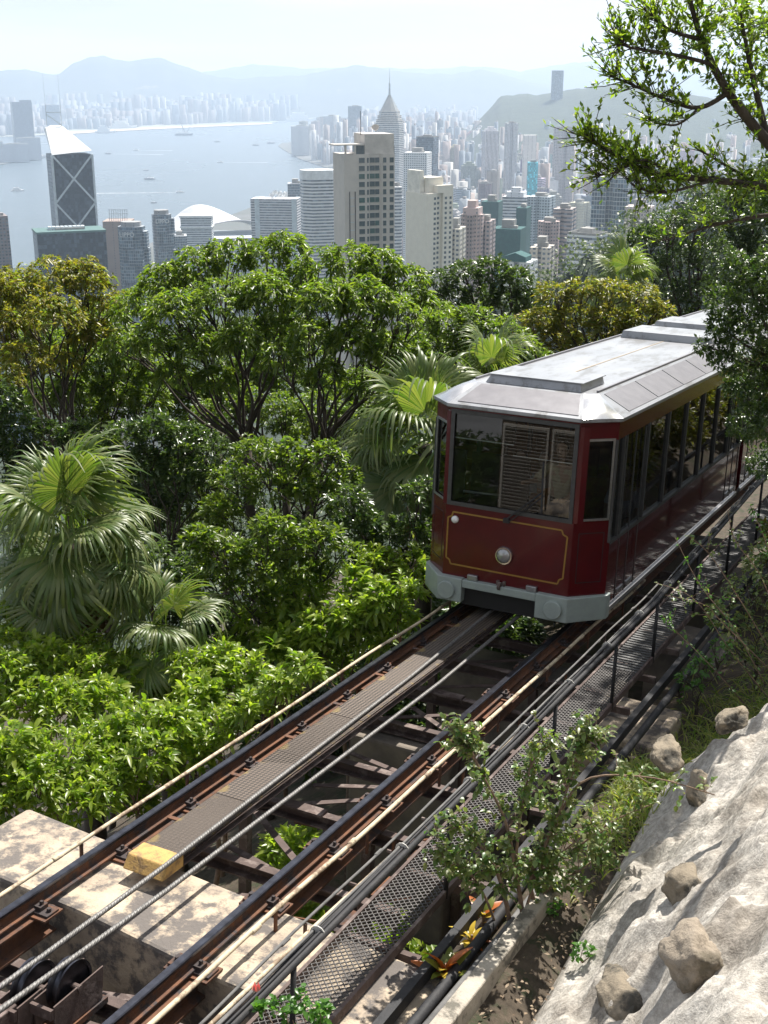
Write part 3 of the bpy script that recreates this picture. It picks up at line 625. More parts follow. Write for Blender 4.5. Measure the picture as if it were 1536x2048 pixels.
# ================================================================== NEAR TERRAIN
from mathutils import noise as _nz
def sstep(a,b,x):
    t=min(1,max(0,(x-a)/(b-a))); return t*t*(3-2*t)
def lerp(a,b,t): return a+(b-a)*t
def u_base(s): return 3.32-.045*(s-7.4) if s>7.4 else 3.32
def G(u,s):
    left = -3.0-.55*max(0,-1.9-u)
    if u < 1.5: return left
    if u < 2.66: return lerp(-3.0,-.24,sstep(1.75,2.35,u)) if s<12.5 else lerp(-3.0,-.5,sstep(1.5,2.2,u))
    bed=-.13
    ub=u_base(s)
    k=lerp(1.55,1.12,sstep(2.0,5.0,s)); k=lerp(k,.62,sstep(11.8,13.4,s))
    bed=lerp(bed,-.5,sstep(11.5,13,s))
    r=bed+k*max(0,u-ub)
    cap=4.1+.35*max(0,u-6.0)
    return min(r,cap) if r>cap-.5 else r
def hitG(x,y,lift=0.0,tmax=80):
    d=ray(x,y); a=Vector((d.dot(U),d.dot(T),d.dot(N))); o=Vector((CU,0,CN)); t=2.0
    while t<tmax:
        p=o+a*t
        if p.z<=G(p.x,p.y)+lift: return p
        t+=.03
    return o+a*tmax
SOIL=mat('leaf_litter_soil',(.040,.030,.020),(.085,.065,.045),7,.95,0,.9,22,spots=(.03,.035,.015),sscale=3)
us_=np.concatenate([np.arange(-75,-12,3),np.arange(-12,-2,.6),np.arange(-2,7,.25),np.arange(7,40,2.5)]); ss_=np.concatenate([np.arange(-80,-12,6),np.arange(-12,2,1.5),np.arange(2,20,.35),np.arange(20,130,4)])
V=[];nU=len(us_)
for s in ss_:
    for u in us_:
        g=G(u,s)
        if u>2.8: g-= .16 if 1.5<s<12.8 and u>3.0 else 0.0
        g+=.10*_nz.noise(Vector((u*.9,s*.9,0)))+.03*_nz.noise(Vector((u*4,s*4,3)))
        if s>40: g-= .004*(s-40)**1.5
        V.append((u,s,g))
Q=[(j*nU+i,j*nU+i+1,(j+1)*nU+i+1,(j+1)*nU+i) for j in range(len(ss_)-1) for i in range(nU-1)]
o=link_mesh('ground',np_mesh('ground',V,Q,SOIL,True),None,FR); o['kind']='structure'
# cement-covered rock slope
def rock_mat():
    m,nt,nn,ll,b=_mk('cement_skimmed_rock')
    tc=nn.new('ShaderNodeTexCoord')
    def nz(sc,de=9,ro=.65):
        n=nn.new('ShaderNodeTexNoise'); n.inputs['Scale'].default_value=sc; n.inputs['Detail'].default_value=de; n.inputs['Roughness'].default_value=ro; ll.new(tc.outputs['Object'],n.inputs['Vector']); return n
    a=nz(1.3); r=nn.new('ShaderNodeValToRGB'); r.color_ramp.elements[0].position=.36; r.color_ramp.elements[1].position=.62
    r.color_ramp.elements[0].color=(.38,.35,.31,1); r.color_ramp.elements[1].color=(.74,.71,.66,1)
    e=r.color_ramp.elements.new(.48); e.color=(.60,.57,.52,1)
    ll.new(a.outputs['Fac'],r.inputs['Fac'])
    c=nz(15,10,.75); r2=nn.new('ShaderNodeValToRGB'); r2.color_ramp.elements[0].position=.42; r2.color_ramp.elements[1].position=.7; r2.color_ramp.elements[0].color=(.42,.40,.38,1); r2.color_ramp.elements[1].color=(1.1,1.08,1.05,1)
    ll.new(c.outputs['Fac'],r2.inputs['Fac'])
    mx=nn.new('ShaderNodeMix'); mx.data_type='RGBA'; mx.blend_type='MULTIPLY'; mx.inputs['Factor'].default_value=.8; ll.new(r.outputs['Color'],mx.inputs['A']); ll.new(r2.outputs['Color'],mx.inputs['B'])
    d=nz(2.6,10,.7); r3=nn.new('ShaderNodeValToRGB'); r3.color_ramp.elements[0].position=.58; r3.color_ramp.elements[1].position=.74
    ll.new(d.outputs['Fac'],r3.inputs['Fac'])
    m2=nn.new('ShaderNodeMix'); m2.data_type='RGBA'; m2.inputs['B'].default_value=(.13,.115,.09,1); ll.new(r3.outputs['Color'],m2.inputs['Factor']); ll.new(mx.outputs['Result'],m2.inputs['A'])
    ll.new(m2.outputs['Result'],b.inputs['Base Color']); b.inputs['Roughness'].default_value=.95; b.inputs['Specular IOR Level'].default_value=.2
    f=nz(26,10,.7); v=nn.new('ShaderNodeTexVoronoi'); v.feature='DISTANCE_TO_EDGE'; v.inputs['Scale'].default_value=1.6; ll.new(tc.outputs['Object'],v.inputs['Vector'])
    cr_=nn.new('ShaderNodeValToRGB'); cr_.color_ramp.elements[1].position=.018; ll.new(v.outputs['Distance'],cr_.inputs['Fac'])
    bp=nn.new('ShaderNodeBump'); bp.inputs['Strength'].default_value=.8; bp.inputs['Distance'].default_value=.035; ll.new(f.outputs['Fac'],bp.inputs['Height'])
    ll.new(bp.outputs['Normal'],b.inputs['Normal'])
    return m
ROCKM=rock_mat()
def rockn(u,s):
    g=G(u,s); x=u-u_base(s); k=sstep(0,.5,x+.10)
    z_=g*.9; f=.34*_nz.noise(Vector((u*.8,s*.7,z_+1.3)))+.22*_nz.noise(Vector((u*1.7,s*1.7,z_*1.7+4)))+.20*(.35-abs(_nz.noise(Vector((u*2.2,s*2.2,z_*2+7)))))+.10*(.3-abs(_nz.noise(Vector((u*5,s*5,z_*4+9)))))+.025*_nz.noise(Vector((u*11,s*11,z_*9+2)))+.010*_nz.noise(Vector((u*24,s*24,z_*20)))
    d=_nz.voronoi(Vector((u*1.5,s*1.15,.4)))[0]; f+=.16*max(0,.45-d[0])-.06*max(0,.12-(d[1]-d[0]))*4
    edge=sstep(12.2+.5*_nz.noise(Vector((u*1.5,3,0))),13.3,s)
    return g+f*k+.06-.9*edge-.25*(1-sstep(-.12,.06,x))
uR=np.arange(2.95,7.2,.026); sR=np.arange(3.4,13.6,.038); V=[(u,s,rockn(u,s)) for s in sR for u in uR]; nU=len(uR)
Q=[(j*nU+i,j*nU+i+1,(j+1)*nU+i+1,(j+1)*nU+i) for j in range(len(sR)-1) for i in range(nU-1)]
o=link_mesh('rock_face',np_mesh('rock_face',V,Q,ROCKM,True),None,FR); o['kind']='structure'
def hitR(x,y):
    d=ray(x,y); a=Vector((d.dot(U),d.dot(T),d.dot(N))); o=Vector((CU,0,CN)); t=2.0
    while t<30:
        p=o+a*t
        if p.x>2.95 and p.z<=rockn(p.x,p.y): return p
        t+=.02
    return o+a*10
BLD=mat('lichen_boulder',(.27,.225,.165),(.16,.135,.10),3.5,.95,0,.9,16,spots=(.06,.055,.045),sscale=3,dist=.03)
BLT=mat('tan_boulder',(.34,.285,.22),(.22,.185,.145),3,.95,0,.9,16,spots=(.13,.11,.08),sscale=2.4,dist=.03)
def boulder(x,y,rx,ry,rz,rot,seed,m,lab,sink=.25):
    p=hitR(x,y); bm=bmesh.new(); rr=random.Random(seed*13+1)
    for i in range(17):
        v=Vector((rr.gauss(0,1),rr.gauss(0,1),rr.gauss(0,1))).normalized(); v=Vector([math.copysign(abs(c)**.80,c) for c in v]); bm.verts.new(v*rr.uniform(.8,1.0))
    h=bmesh.ops.convex_hull(bm,input=bm.verts[:]); bmesh.ops.delete(bm,geom=[g for g in h['geom_interior'] if isinstance(g,bmesh.types.BMVert)],context='VERTS')
    bmesh.ops.triangulate(bm,faces=bm.faces[:])
    for _ in range(4):
        bmesh.ops.subdivide_edges(bm,edges=[e for e in bm.edges if e.calc_length()>.16],cuts=1,use_grid_fill=True); bmesh.ops.triangulate(bm,faces=bm.faces[:])
    for _ in range(6): bmesh.ops.smooth_vert(bm,verts=bm.verts[:],factor=.7,use_axis_x=True,use_axis_y=True,use_axis_z=True)
    bm.normal_update()
    for v in bm.verts:
        c=v.co.copy(); c+=c.normalized()*(.20*_nz.noise(c*1.7+Vector((seed,0,0)))+.11*_nz.noise(c*4+Vector((0,seed,0)))+.05*_nz.noise(c*11+Vector((0,seed,3)))); v.co=Vector((c.x*rx,c.y*ry,c.z*rz))
    me=bpy.data.meshes.new('boulder'); bm.to_mesh(me); bm.free(); me.materials.append(m); me.polygons.foreach_set('use_smooth',[True]*len(me.polygons))
    o=link_mesh('boulder',me,None,FR@Matrix.Translation((p.x,p.y,p.z+rz*(.12-sink)))@Matrix.Rotation(rot,4,'Z')@Matrix.Rotation(R_(-30),4,'Y')); tag(o,lab,'boulder','boulders set in the cement slope')
boulder(1392,1915,.21,.26,.20,.5,3,BLT,'tan flat topped boulder jutting from the cement slope',.15)
boulder(1372,1775,.17,.27,.17,.4,8,BLD,'dark lichened boulder just above the tan flat topped one',.2)
boulder(1395,1580,.17,.30,.24,.3,5,BLD,'grey boulder with a bright cement hollow beside it',.2)
boulder(1335,1505,.15,.28,.15,.2,12,BLD,'squat pale boulder at the crest by the grass',.35)
boulder(1240,1985,.16,.36,.13,.6,15,BLD,'low dark boulder bulge half buried in cement',.45)
boulder(1140,1850,.12,.18,.16,.2,17,BLD,'small brown boulder at the foot of the slope behind the shrub',.3)
boulder(1465,1432,.16,.2,.10,.1,21,BLD,'broad grey boulder at the crest below the steel stub',.5)
p=hitR(1505,1418); o=MB().extr([(-.05,-.05),(.05,-.05),(.05,-.04),(-.038,-.04),(-.038,.04),(.05,.04),(.05,.05),(-.05,.05)],(-.10,-.12,0),(.28,.1,.0)).build('steel_stub',RUST,None,M=FR@Matrix.Translation((p.x,p.y,p.z+.10))); tag(o,'rusty steel channel stub sticking out of the slope crest','steel stub')
# leaf litter and stones on the planted bed
LIT=leaf_mat('dry_litter',(.09,.055,.03),(.19,.13,.08),(.30,.23,.16),.1,.8)
# ================================================================== FOLIAGE KIT
def unit(a): return a/np.maximum(np.linalg.norm(a,axis=-1,keepdims=True),1e-9)
def leaf_arrays(P,D,L,W,droop=.25,fold=.25,hi=False,rnd=None):
    n=len(P); rg=rnd or rng
    Z=np.array([0,0,1.]); S=unit(np.cross(D,Z)+rg.normal(0,.25,(n,3))); S=unit(S-D*np.sum(S*D,-1,keepdims=True)); Nn=np.cross(S,D)
    L=np.broadcast_to(np.asarray(L,float).reshape(-1,1),(n,1)); W=np.broadcast_to(np.asarray(W,float).reshape(-1,1),(n,1))
    def pt(t,w,): return P+D*(L*t)-Z*(droop*L*t*t)+S*(W*w)+Nn*(abs(w)*fold)*W
    if not hi:
        V=np.stack([pt(0,0),pt(.45,.5),pt(1,0),pt(.45,-.5)],1).reshape(-1,3); b=(np.arange(n)*4)[:,None]
        F=np.concatenate([b+np.array([0,1,2]),b+np.array([0,2,3])],1).reshape(-1,3)
    else:
        V=np.stack([pt(0,0),pt(.28,.42),pt(.62,.40),pt(1,0),pt(.62,-.40),pt(.28,-.42),pt(.45,0)],1).reshape(-1,3); b=(np.arange(n)*7)[:,None]
        F=np.concatenate([b+np.array(q) for q in ([0,1,6],[1,2,6],[2,3,6],[3,4,6],[4,5,6],[5,0,6])],1).reshape(-1,3)
    return V,F
class Leaves:
    def __init__(s): s.V=[];s.F=[];s.n=0
    def add(s,V,F): s.V.append(V); s.F.append(F+s.n); s.n+=len(V)
    def build(s,name,m,parent=None,M=None):
        me=np_mesh(name,np.concatenate(s.V),np.concatenate(s.F),m); return link_mesh(name,me,parent,M)
def rosettes(C,A,k,L,W,spread=1.1,droop=.3,hi=False,jit=.25):
    """k leaves fanned round each axis A at the twig tips C"""
    n=len(C); a=unit(np.cross(A,rng.normal(size=(n,3)))); b=np.cross(A,a)
    ph=(np.arange(k)[None,:]*2.39996+rng.uniform(0,6.28,(n,1)))+rng.normal(0,.3,(n,k))
    el=rng.uniform(.25,1.0,(n,k))*spread
    D=A[:,None,:]*np.cos(el)[...,None]+(a[:,None,:]*np.cos(ph)[...,None]+b[:,None,:]*np.sin(ph)[...,None])*np.sin(el)[...,None]
    D=unit(D+rng.normal(0,jit*.3,D.shape)); P=C[:,None,:]-A[:,None,:]*(rng.uniform(0,.6,(n,k,1))*L)+rng.normal(0,.01,(n,k,3))
    sz=rng.uniform(.40,1.22,(n*k))
    return leaf_arrays(P.reshape(-1,3),D.reshape(-1,3),L*sz,W*sz,droop,.3,hi)
def shell(c,r,n,lowcut=-.45,inner=.62):
    d=unit(rng.normal(size=(int(n*1.9)+8,3))); d=d[d[:,2]>lowcut][:n]
    k=inner+(1-inner)*rng.uniform(0,1,(len(d),1))**.6
    lump=1+.16*np.sin(d[:,:1]*5+c[0])*np.cos(d[:,1:2]*5+c[1])
    return np.asarray(c)+d*np.asarray(r)*k*lump, d
BARK=mat('bark',(.075,.06,.045),(.04,.032,.026),9,.95,0,.8,40)
BARKL=mat('pale_twig_bark',(.24,.17,.12),(.15,.10,.07),14,.9,0,.5,50)
def limb(mb,p,q,r0,r1,sag=.1,k=7,n=6,wig=.05):
    p,q=Vector(p),Vector(q); L=(q-p).length; pts=[]
    ph=random.uniform(0,6)
    for i in range(n+1):
        t=i/n; v=p.lerp(q,t)+Vector((math.sin(ph+t*5)*wig*L*.5*t*(1-t)*4,math.cos(ph*1.3+t*4)*wig*L*.5*t*(1-t)*4,-sag*L*(t*(1-t))*2)); pts.append(v)
    mb.tube(pts,[r0+(r1-r0)*i/n for i in range(n+1)],k); return pts
def pxpuff(lst,D):
    out=[]
    for e in lst:
        x,y,r=e[:3]; dd=e[3] if len(e)>3 else 0
        P=at_dist(x,y,D+dd); k=(P-CAM).length/FPX; out.append((np.array(P),r*k))
    return out
def base_at(P):                                # ground point under a world point
    q=loc(P)
    for _ in range(6):
        w=wld(q.x,q.y,G(q.x,q.y)); dz=w.z-P.z; v=Vector((P.x,P.y,w.z)); q=loc(v); 
    return Vector((P.x,P.y,v.z))
def tree(name,lab,cat,lst,D,m,L,W,k=8,dens=1.0,basepx=None,trunk=.16,group=None,droop=.3,hi=False,spread=1.15,flat=.8,twigs=5,lowcut=-.45,bark=None,inner=.62,leanfork=.45):
    pf=pxpuff(lst,D); C=np.mean([c for c,_ in pf],0)
    bp=at_dist(basepx[0],basepx[1],D) if basepx else Vector(C)
    base=base_at(bp); base.z-=.15
    t=thing(name,lab,cat,Matrix.Translation(base),group); b0=np.array(base)
    lv=Leaves(); mb=MB(); low=min(c[2]-r for c,r in pf)
    fork=Vector((lerp(bp.x,C[0],.4),lerp(bp.y,C[1],.4),lerp(base.z,low,.85) if low>base.z+.5 else base.z+.3))-base
    limb(mb,(0,0,-.1),fork,trunk,trunk*.72,0,9,6,.06)
    nl=0
    for c,r in pf:
        cl=Vector(c-b0); pts=limb(mb,fork,cl,trunk*.30,trunk*.08,.05,6,7,.14)
        n=max(4,int(dens*70.0*r*r/(L*L)/k*1.0))
        tips,d=shell(c-b0,(r,r,r*flat),n,lowcut,inner)
        A=unit(d*.7+np.array([0,0,.55])+rng.normal(0,.25,d.shape))
        q_=random.uniform(.78,1.15); lv.add(*rosettes(tips,A,k,L*q_,W*q_*random.uniform(.85,1.2),spread,droop,hi))
        for q in tips[rng.permutation(len(tips))[:twigs]]: limb(mb,pts[-2 if random.random()<.5 else -3],q,trunk*.10+.006,.006,.03,4,4,.12)
    o=lv.build('crown',m,t); o['kind']='stuff'
    mb.build('trunk',bark or BARK,t,True)
    return t
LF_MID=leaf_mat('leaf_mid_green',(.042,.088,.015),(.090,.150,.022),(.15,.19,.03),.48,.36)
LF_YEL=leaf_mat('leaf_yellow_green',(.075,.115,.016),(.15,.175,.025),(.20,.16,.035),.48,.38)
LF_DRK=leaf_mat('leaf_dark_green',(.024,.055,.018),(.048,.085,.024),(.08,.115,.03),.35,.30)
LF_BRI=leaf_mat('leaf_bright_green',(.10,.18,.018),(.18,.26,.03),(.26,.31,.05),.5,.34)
LF_FIC=leaf_mat('leaf_ficus',(.045,.095,.014),(.095,.155,.02),(.20,.25,.04),.55,.30)
LF_SHR=leaf_mat('leaf_shrub',(.055,.125,.03),(.12,.21,.06),(.20,.21,.09),.4,.36)
# ================================================================== TREES LEFT OF THE TRACK
tree('broadleaf_tree','yellow tinged broadleaf tree standing beneath the white topped tower','tree',
     [(40,585,60),(105,555,60),(170,555,52),(205,600,45),(20,650,60,1),(110,630,62,-1),(180,665,45),(50,715,50,-1),(120,720,45),(0,760,45),(10,570,40,2),(-60,620,60)],25,LF_YEL,.15,.048,9,1.25,(150,860),.13,droop=.65,spread=1.4)
tree('broadleaf_tree','big green broadleaf tree with forked dark trunk rising above the palms','tree',
     [(330,560,52),(395,535,55),(460,515,52),(530,510,50),(575,490,40),(270,615,50),(350,620,60,-1),(440,600,62,-1),(530,590,62,-1),(300,680,48,-1),(390,690,50,-1),(480,680,48,-1.5),(240,690,40),(560,655,50,-1),(600,560,45),(430,760,42,-1),(350,750,40,-1)],24,LF_MID,.15,.046,9,1.25,(530,880),.13,droop=.65,spread=1.4)
tree('broadleaf_tree','green broadleaf tree with slender leaning trunk in front of the grey tower','tree',
     [(640,530,50),(700,520,50),(760,530,50),(810,560,45),(650,600,58,-1),(730,600,60,-1),(800,630,52,-1),(845,600,30),(620,670,50,-1),(700,680,52,-1),(770,700,48,-1),(560,715,45,-1),(650,750,42,-1),(725,765,40,-.5)],23,LF_MID,.15,.046,9,1.25,(590,880),.12,droop=.65,spread=1.4)
tree('broadleaf_tree','round crowned dark tree in front of the pale city blocks','tree',
     [(880,565,38),(930,550,40),(985,545,42),(1030,560,35),(900,605,42),(960,600,45),(1015,605,40),(860,610,30),(945,640,40),(1050,590,25)],42,LF_DRK,.20,.08,8,1.2,(975,700),.22,droop=.3)
tree('broadleaf_tree','small olive tree beside the round crowned dark one','tree',[(1070,595,24),(1095,600,22),(1050,620,25),(1085,630,28)],44,LF_DRK,.18,.07,7,.8,(1075,700),.12)
tree('broadleaf_tree','bushy yellow green tree above the silver tram roof','tree',
     [(1110,590,38),(1165,580,35),(1225,585,38),(1285,590,35),(1090,640,42),(1150,635,45),(1220,640,45),(1290,640,40),(1120,680,40),(1180,690,40),(1250,670,35),(1060,650,35),(1320,620,28)],33,LF_YEL,.18,.065,8,1.2,(1180,780),.2,droop=.4)
tree('broadleaf_tree','mid green leafy tree left of the tram roof above the fan palm','tree',
     [(900,650,40),(950,640,42),(1005,660,40),(880,690,40),(930,690,42),(1000,700,40),(1050,690,35),(1075,715,28),(860,640,30),(970,735,35),(1040,730,28)],28,LF_MID,.18,.06,8,1.15,(960,800),.16,droop=.4)
dk=[('dark glossy shrub tree in the hollow below the forked trunk',[(470,960,50),(540,980,52),(600,965,48),(650,1000,45),(690,960,40),(510,905,42),(580,910,40),(650,915,42),(440,1020,45)],19,(560,1180)),
    ('dark shrub with pale glinting leaves lit at its top near the leaning trunk',[(250,880,48),(310,865,48),(370,880,48),(420,900,45),(290,930,48),(360,945,50),(430,960,42),(210,920,40)],20.5,(330,1120)),
    ('deep green shrub filling the shade between the two fan palms',[(450,1110,55),(520,1130,58),(420,1170,50),(490,1190,50),(580,1090,50),(640,1080,50),(690,1120,50),(400,1080,40),(600,1150,52),(545,1060,48)],17,(530,1300)),
    ('dark leafy shrub at the foot of the fan palm by the tram',[(720,1050,50),(770,1090,50),(820,1060,45),(840,1120,40),(730,1120,45),(790,1140,40),(840,990,40),(700,1000,45)],18,(780,1250)),
    ('shaded shrub under the crowns of the two forked trees',[(480,800,45),(560,820,45),(640,820,50),(700,850,50),(760,800,40),(420,830,40),(620,880,45),(730,910,40)],25,(600,980)),
    ('dark shrub below the yellow tinged tree',[(30,850,50),(90,880,45),(0,800,45),(160,870,40),(60,930,50),(-30,900,60)],23,(60,1050))]
dk+=[('dim leafy shrub closing the view right of the fan palm crown',[(400,960,45),(380,1010,45),(340,960,40),(420,1040,40),(370,920,40),(330,1040,40)],24,(380,1120)),
     ('dim shrub mass behind the fan palm crown',[(60,980,60),(150,960,60),(230,1000,60),(300,1020,60),(0,1030,60),(350,1080,55),(260,1090,55),(330,990,50)],22,(180,1150)),
     ('tall dark shrub tree filling the gap right of the forked trunk',[(700,780,50),(760,840,50),(690,900,50),(640,940,50),(780,760,45),(820,700,45),(850,760,40),(600,850,50),(740,960,50)],27,(720,1050)),
     ('dark shrub low in the hollow left of the bright tall shrub',[(380,1150,55),(330,1190,55),(400,1230,55),(460,1240,50),(300,1120,50),(350,1260,50),(420,1290,45),(260,1180,50)],17.5,(370,1380)),
     ('shady shrub screening the hillside under the big green tree',[(300,800,50),(370,800,50),(440,840,50),(260,760,45),(230,820,50),(180,790,45),(330,850,50),(200,880,50)],28,(300,960)),
     ('wide dark shrub deep in the hollow beyond the palms',[(420,900,70),(520,940,70),(620,1010,70),(350,960,70),(480,1040,70),(580,1080,70),(280,1020,70),(700,1060,60),(760,990,60),(400,1100,70)],29,(500,1200))]
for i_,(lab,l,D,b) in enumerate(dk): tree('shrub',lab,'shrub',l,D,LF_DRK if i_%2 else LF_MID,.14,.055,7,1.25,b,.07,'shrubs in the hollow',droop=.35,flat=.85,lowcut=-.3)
tree('broadleaf_tree','leafy tree closing the canopy between yellow tinged and forked trees','tree',
     [(215,640,45),(255,700,50),(200,720,48),(150,770,48),(90,790,48),(240,780,48),(320,740,48),(180,830,42),(300,800,42),(60,660,45),(120,690,45)],27,LF_MID,.15,.046,9,1.2,(210,930),.12,droop=.65,spread=1.4)
tree('broadleaf_tree','low leafy tree filling the space under the two forked crowns','tree',
     [(420,700,50),(500,740,52),(580,760,52),(660,780,50),(740,780,48),(800,720,48),(540,680,50),(620,700,48),(380,780,48),(460,800,48),(700,830,45),(560,840,45)],28,LF_MID,.15,.046,9,1.2,(560,960),.13,droop=.65,spread=1.4)
tree('broadleaf_tree','lime topped small tree beside the fan palm and tram roof','tree',[(860,680,42),(830,740,45),(905,730,40),(790,780,42),(960,770,36),(1010,745,32),(870,620,34)],30,LF_MID,.15,.05,9,1.2,(870,900),.1,droop=.6,spread=1.4)
tree('broadleaf_tree','rear row tree behind the yellow tinged crown','tree',[(30,620,50),(110,640,52),(190,640,50),(60,700,50),(140,720,50),(220,710,50),(20,760,50),(100,800,50),(180,780,50)],36,LF_MID,.17,.055,8,1.2,(110,900),.16,droop=.5,spread=1.4)
tree('broadleaf_tree','rear row tree closing the gaps behind the forked crown','tree',[(290,610,52),(370,590,55),(450,580,55),(530,580,55),(310,690,55),(400,680,55),(490,670,55),(570,660,55),(350,760,55),(450,760,55),(550,750,55)],37,LF_MID,.17,.055,8,1.2,(430,900),.18,droop=.5,spread=1.4)
tree('broadleaf_tree','rear row tree closing the gaps behind the slender leaning trunk','tree',[(620,600,52),(690,590,52),(760,600,52),(820,620,48),(640,680,55),(720,680,55),(800,690,50),(670,760,55),(760,760,52),(850,680,45)],36,LF_MID,.17,.055,8,1.2,(720,900),.18,droop=.5,spread=1.4)
# bright shrubs beside the track
br=[('bright lime shrub crowding the bleached pipe past the yellow cap',[(330,1560,45),(390,1510,48),(440,1460,48),(500,1410,45),(560,1370,42),(610,1340,40),(280,1600,40)],13.7,(420,1600)),
    ('bright green shrub pressing against the concrete pier',[(60,1560,70),(140,1600,60),(30,1500,60,.3),(120,1510,60,.3),(200,1580,50),(0,1600,70)],13,(60,1700)),
    ('bright green shrub growing right along the rail past the pier',[(240,1540,58),(300,1500,58),(350,1450,55,.4),(270,1440,55,.6),(210,1480,55,.4),(180,1530,50)],13.4,(280,1640)),
    ('bright lime shrub leaning over the bleached pipe near the yellow cap',[(400,1400,55),(460,1370,52,.3),(380,1340,50,.6),(440,1320,48,.8),(500,1340,45,.4),(530,1400,36)],14.6,(430,1500)),
    ('lime green shrub below the drooping palm frond',[(60,1400,62,.2),(130,1410,60),(0,1350,62,.5),(80,1320,60,.8),(150,1340,55,.6),(200,1400,55,.2)],14.4,(90,1560)),
    ('pale lime shrub under the skirt of the fan palm',[(30,1240,50,.6),(90,1270,50,.3),(160,1300,45),(0,1300,55),(60,1210,40,.8),(220,1330,42)],15.5,(70,1420)),
    ('glossy bright shrub just before the tram on the bushes side',[(640,1260,55),(700,1230,55),(760,1200,50),(600,1300,50),(660,1320,42),(740,1270,48),(800,1230,40),(820,1180,36),(710,1165,38,.4),(560,1290,45)],16.2,(690,1400)),
    ('tall bright shrub with upright shoots beside the dark hollow',[(560,1210,50),(610,1180,50),(510,1250,48),(640,1150,36,.5),(550,1150,30,.6),(590,1240,50),(480,1290,40)],17,(570,1380)),
    ('bright shrub with yellow tips close to the tram bumper',[(770,1130,38),(820,1120,36),(840,1160,34),(800,1170,36),(745,1110,26)],17.5,(800,1290)),
    ('mid green shrub between the palm frond and the track',[(330,1370,45,.4),(390,1440,40),(300,1340,40,.6),(260,1380,45,.3),(470,1440,40,-.2)],15,(340,1500))]
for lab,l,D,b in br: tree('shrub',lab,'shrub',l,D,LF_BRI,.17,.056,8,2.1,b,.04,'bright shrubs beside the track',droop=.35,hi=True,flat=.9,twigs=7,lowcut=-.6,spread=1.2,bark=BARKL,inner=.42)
# undergrowth below the trestle; unseen hedge added behind the house to darken windscreen reflection
for lab,us0,D0 in (('green weeds growing under the trestle between the piers',[(.2,8.6,-2.3,.35),(-.3,9.2,-2.2,.4),(.5,9.6,-2.4,.35),(-.4,10.3,-2.1,.45),(.3,10.8,-2.3,.4),(.9,9.0,-2.3,.35),(-.6,8.5,-1.9,.35),(1.2,10.2,-2.2,.4),(-.9,11.2,-1.9,.45)],0),('unseen dark hedge added behind the house to darken the tram glass reflection',[(-9,-4,-4,1.6),(-11,-5,-4,1.8),(-13,-6,-5,2),(-15,-8,-5,2.2),(-8,-7,-3,1.8),(-12,-9,-4,2.2),(-17,-10,-6,2.4)],1),('dim bushes along the far flank of the tram',[(-2.1-.5*(i%3)-.0*i,16.6+i*1.15,G(-2.1-.5*(i%3),18)+.75+.35*(i%2),.95) for i in range(15)]+[(-4.2-.6*(i%2),17+i*1.5,G(-4.4,18)+1.0,1.15) for i in range(10)],2),('bushes covering the bank above the far walkway',[(3.6+1.3*(i%4),19+i*.95,G(3.6+1.3*(i%4),25)+.5,1.05) for i in range(26)],3)):
    b_=wld(us0[0][0],us0[0][1],G(us0[0][0],us0[0][1])-.1); t=thing('undergrowth',lab,'plants',Matrix.Translation(b_)); lv=Leaves(); mb=MB()
    for u,s_,n,r in us0:
        c=np.array(wld(u,s_,n))-np.array(b_); limb(mb,wld(u,s_,G(u,s_)-.1)-b_,c,.02,.008,0,5,4,.1); tips,d=shell(c,(r,r,r*.7),int(90*r*r/(.17*.17)*(.3,.05,.14,.12)[D0]),-.4,.5); lv.add(*rosettes(tips,unit(d*.6+[0,0,.5]),7,(.17,.3,.2,.18)[D0],(.06,.12,.075,.07)[D0],1.2,.3))
    lv.build('foliage',(LF_BRI,LF_DRK,LF_DRK,LF_YEL)[D0],t)['kind']='stuff'; mb.build('stems',BARK,t)
# ================================================================== FAN PALMS
FROND=leaf_mat('fan_frond',(.060,.115,.024),(.12,.175,.045),(.18,.20,.08),.36,.42)
DEADF=leaf_mat('dead_frond',(.16,.10,.05),(.25,.17,.09),None,.25,.7)
def frond_mesh(name,R,seed,m,droop=.55,nseg=44,arc=R_(265),n=8):
    rg=np.random.default_rng(seed); V=[];F=[]
    for i in range(nseg):
        a=-arc/2+arc*(i+.5)/nseg; l=R*(.74+.26*math.cos(a*.5))*(1+rg.normal(0,.06)); da=arc/nseg*.5
        tips=rg.uniform(.45,1.5); sp=rg.uniform(.42,.58); a2=a+rg.normal(0,.03); pts=[]
        for j in range(n+1):
            t=j/n; r=l*t; o=max(0,t-sp)/(1-sp)
            w=r*math.tan(da)*1.03 if t<sp else l*sp*math.tan(da)*(1-o)**.8+.002
            aa=a+(a2-a)*o
            z=.16*R*math.sin(min(1,t*1.5)*math.pi*.5)*math.cos(a*.7) - droop*R*tips*(.55*o**1.6) - .16*R*abs(math.sin(a*.5))*t
            sh=1-.30*o*o*tips*droop
            ctr=np.array([math.sin(aa)*r*sh, math.cos(aa)*r*sh, z]); sd_=np.array([math.cos(aa),-math.sin(aa),0])
            pts.append((ctr-sd_*w+[0,0,-.45*w],ctr+[0,0,0],ctr+sd_*w+[0,0,-.45*w]))
        b=len(V)
        for q in pts: V.extend(q)
        for j in range(n):
            for k in (0,1): F.append((b+3*j+k,b+3*j+k+1,b+3*j+3+k+1,b+3*j+3+k))
    return np_mesh(name,V,F,m)
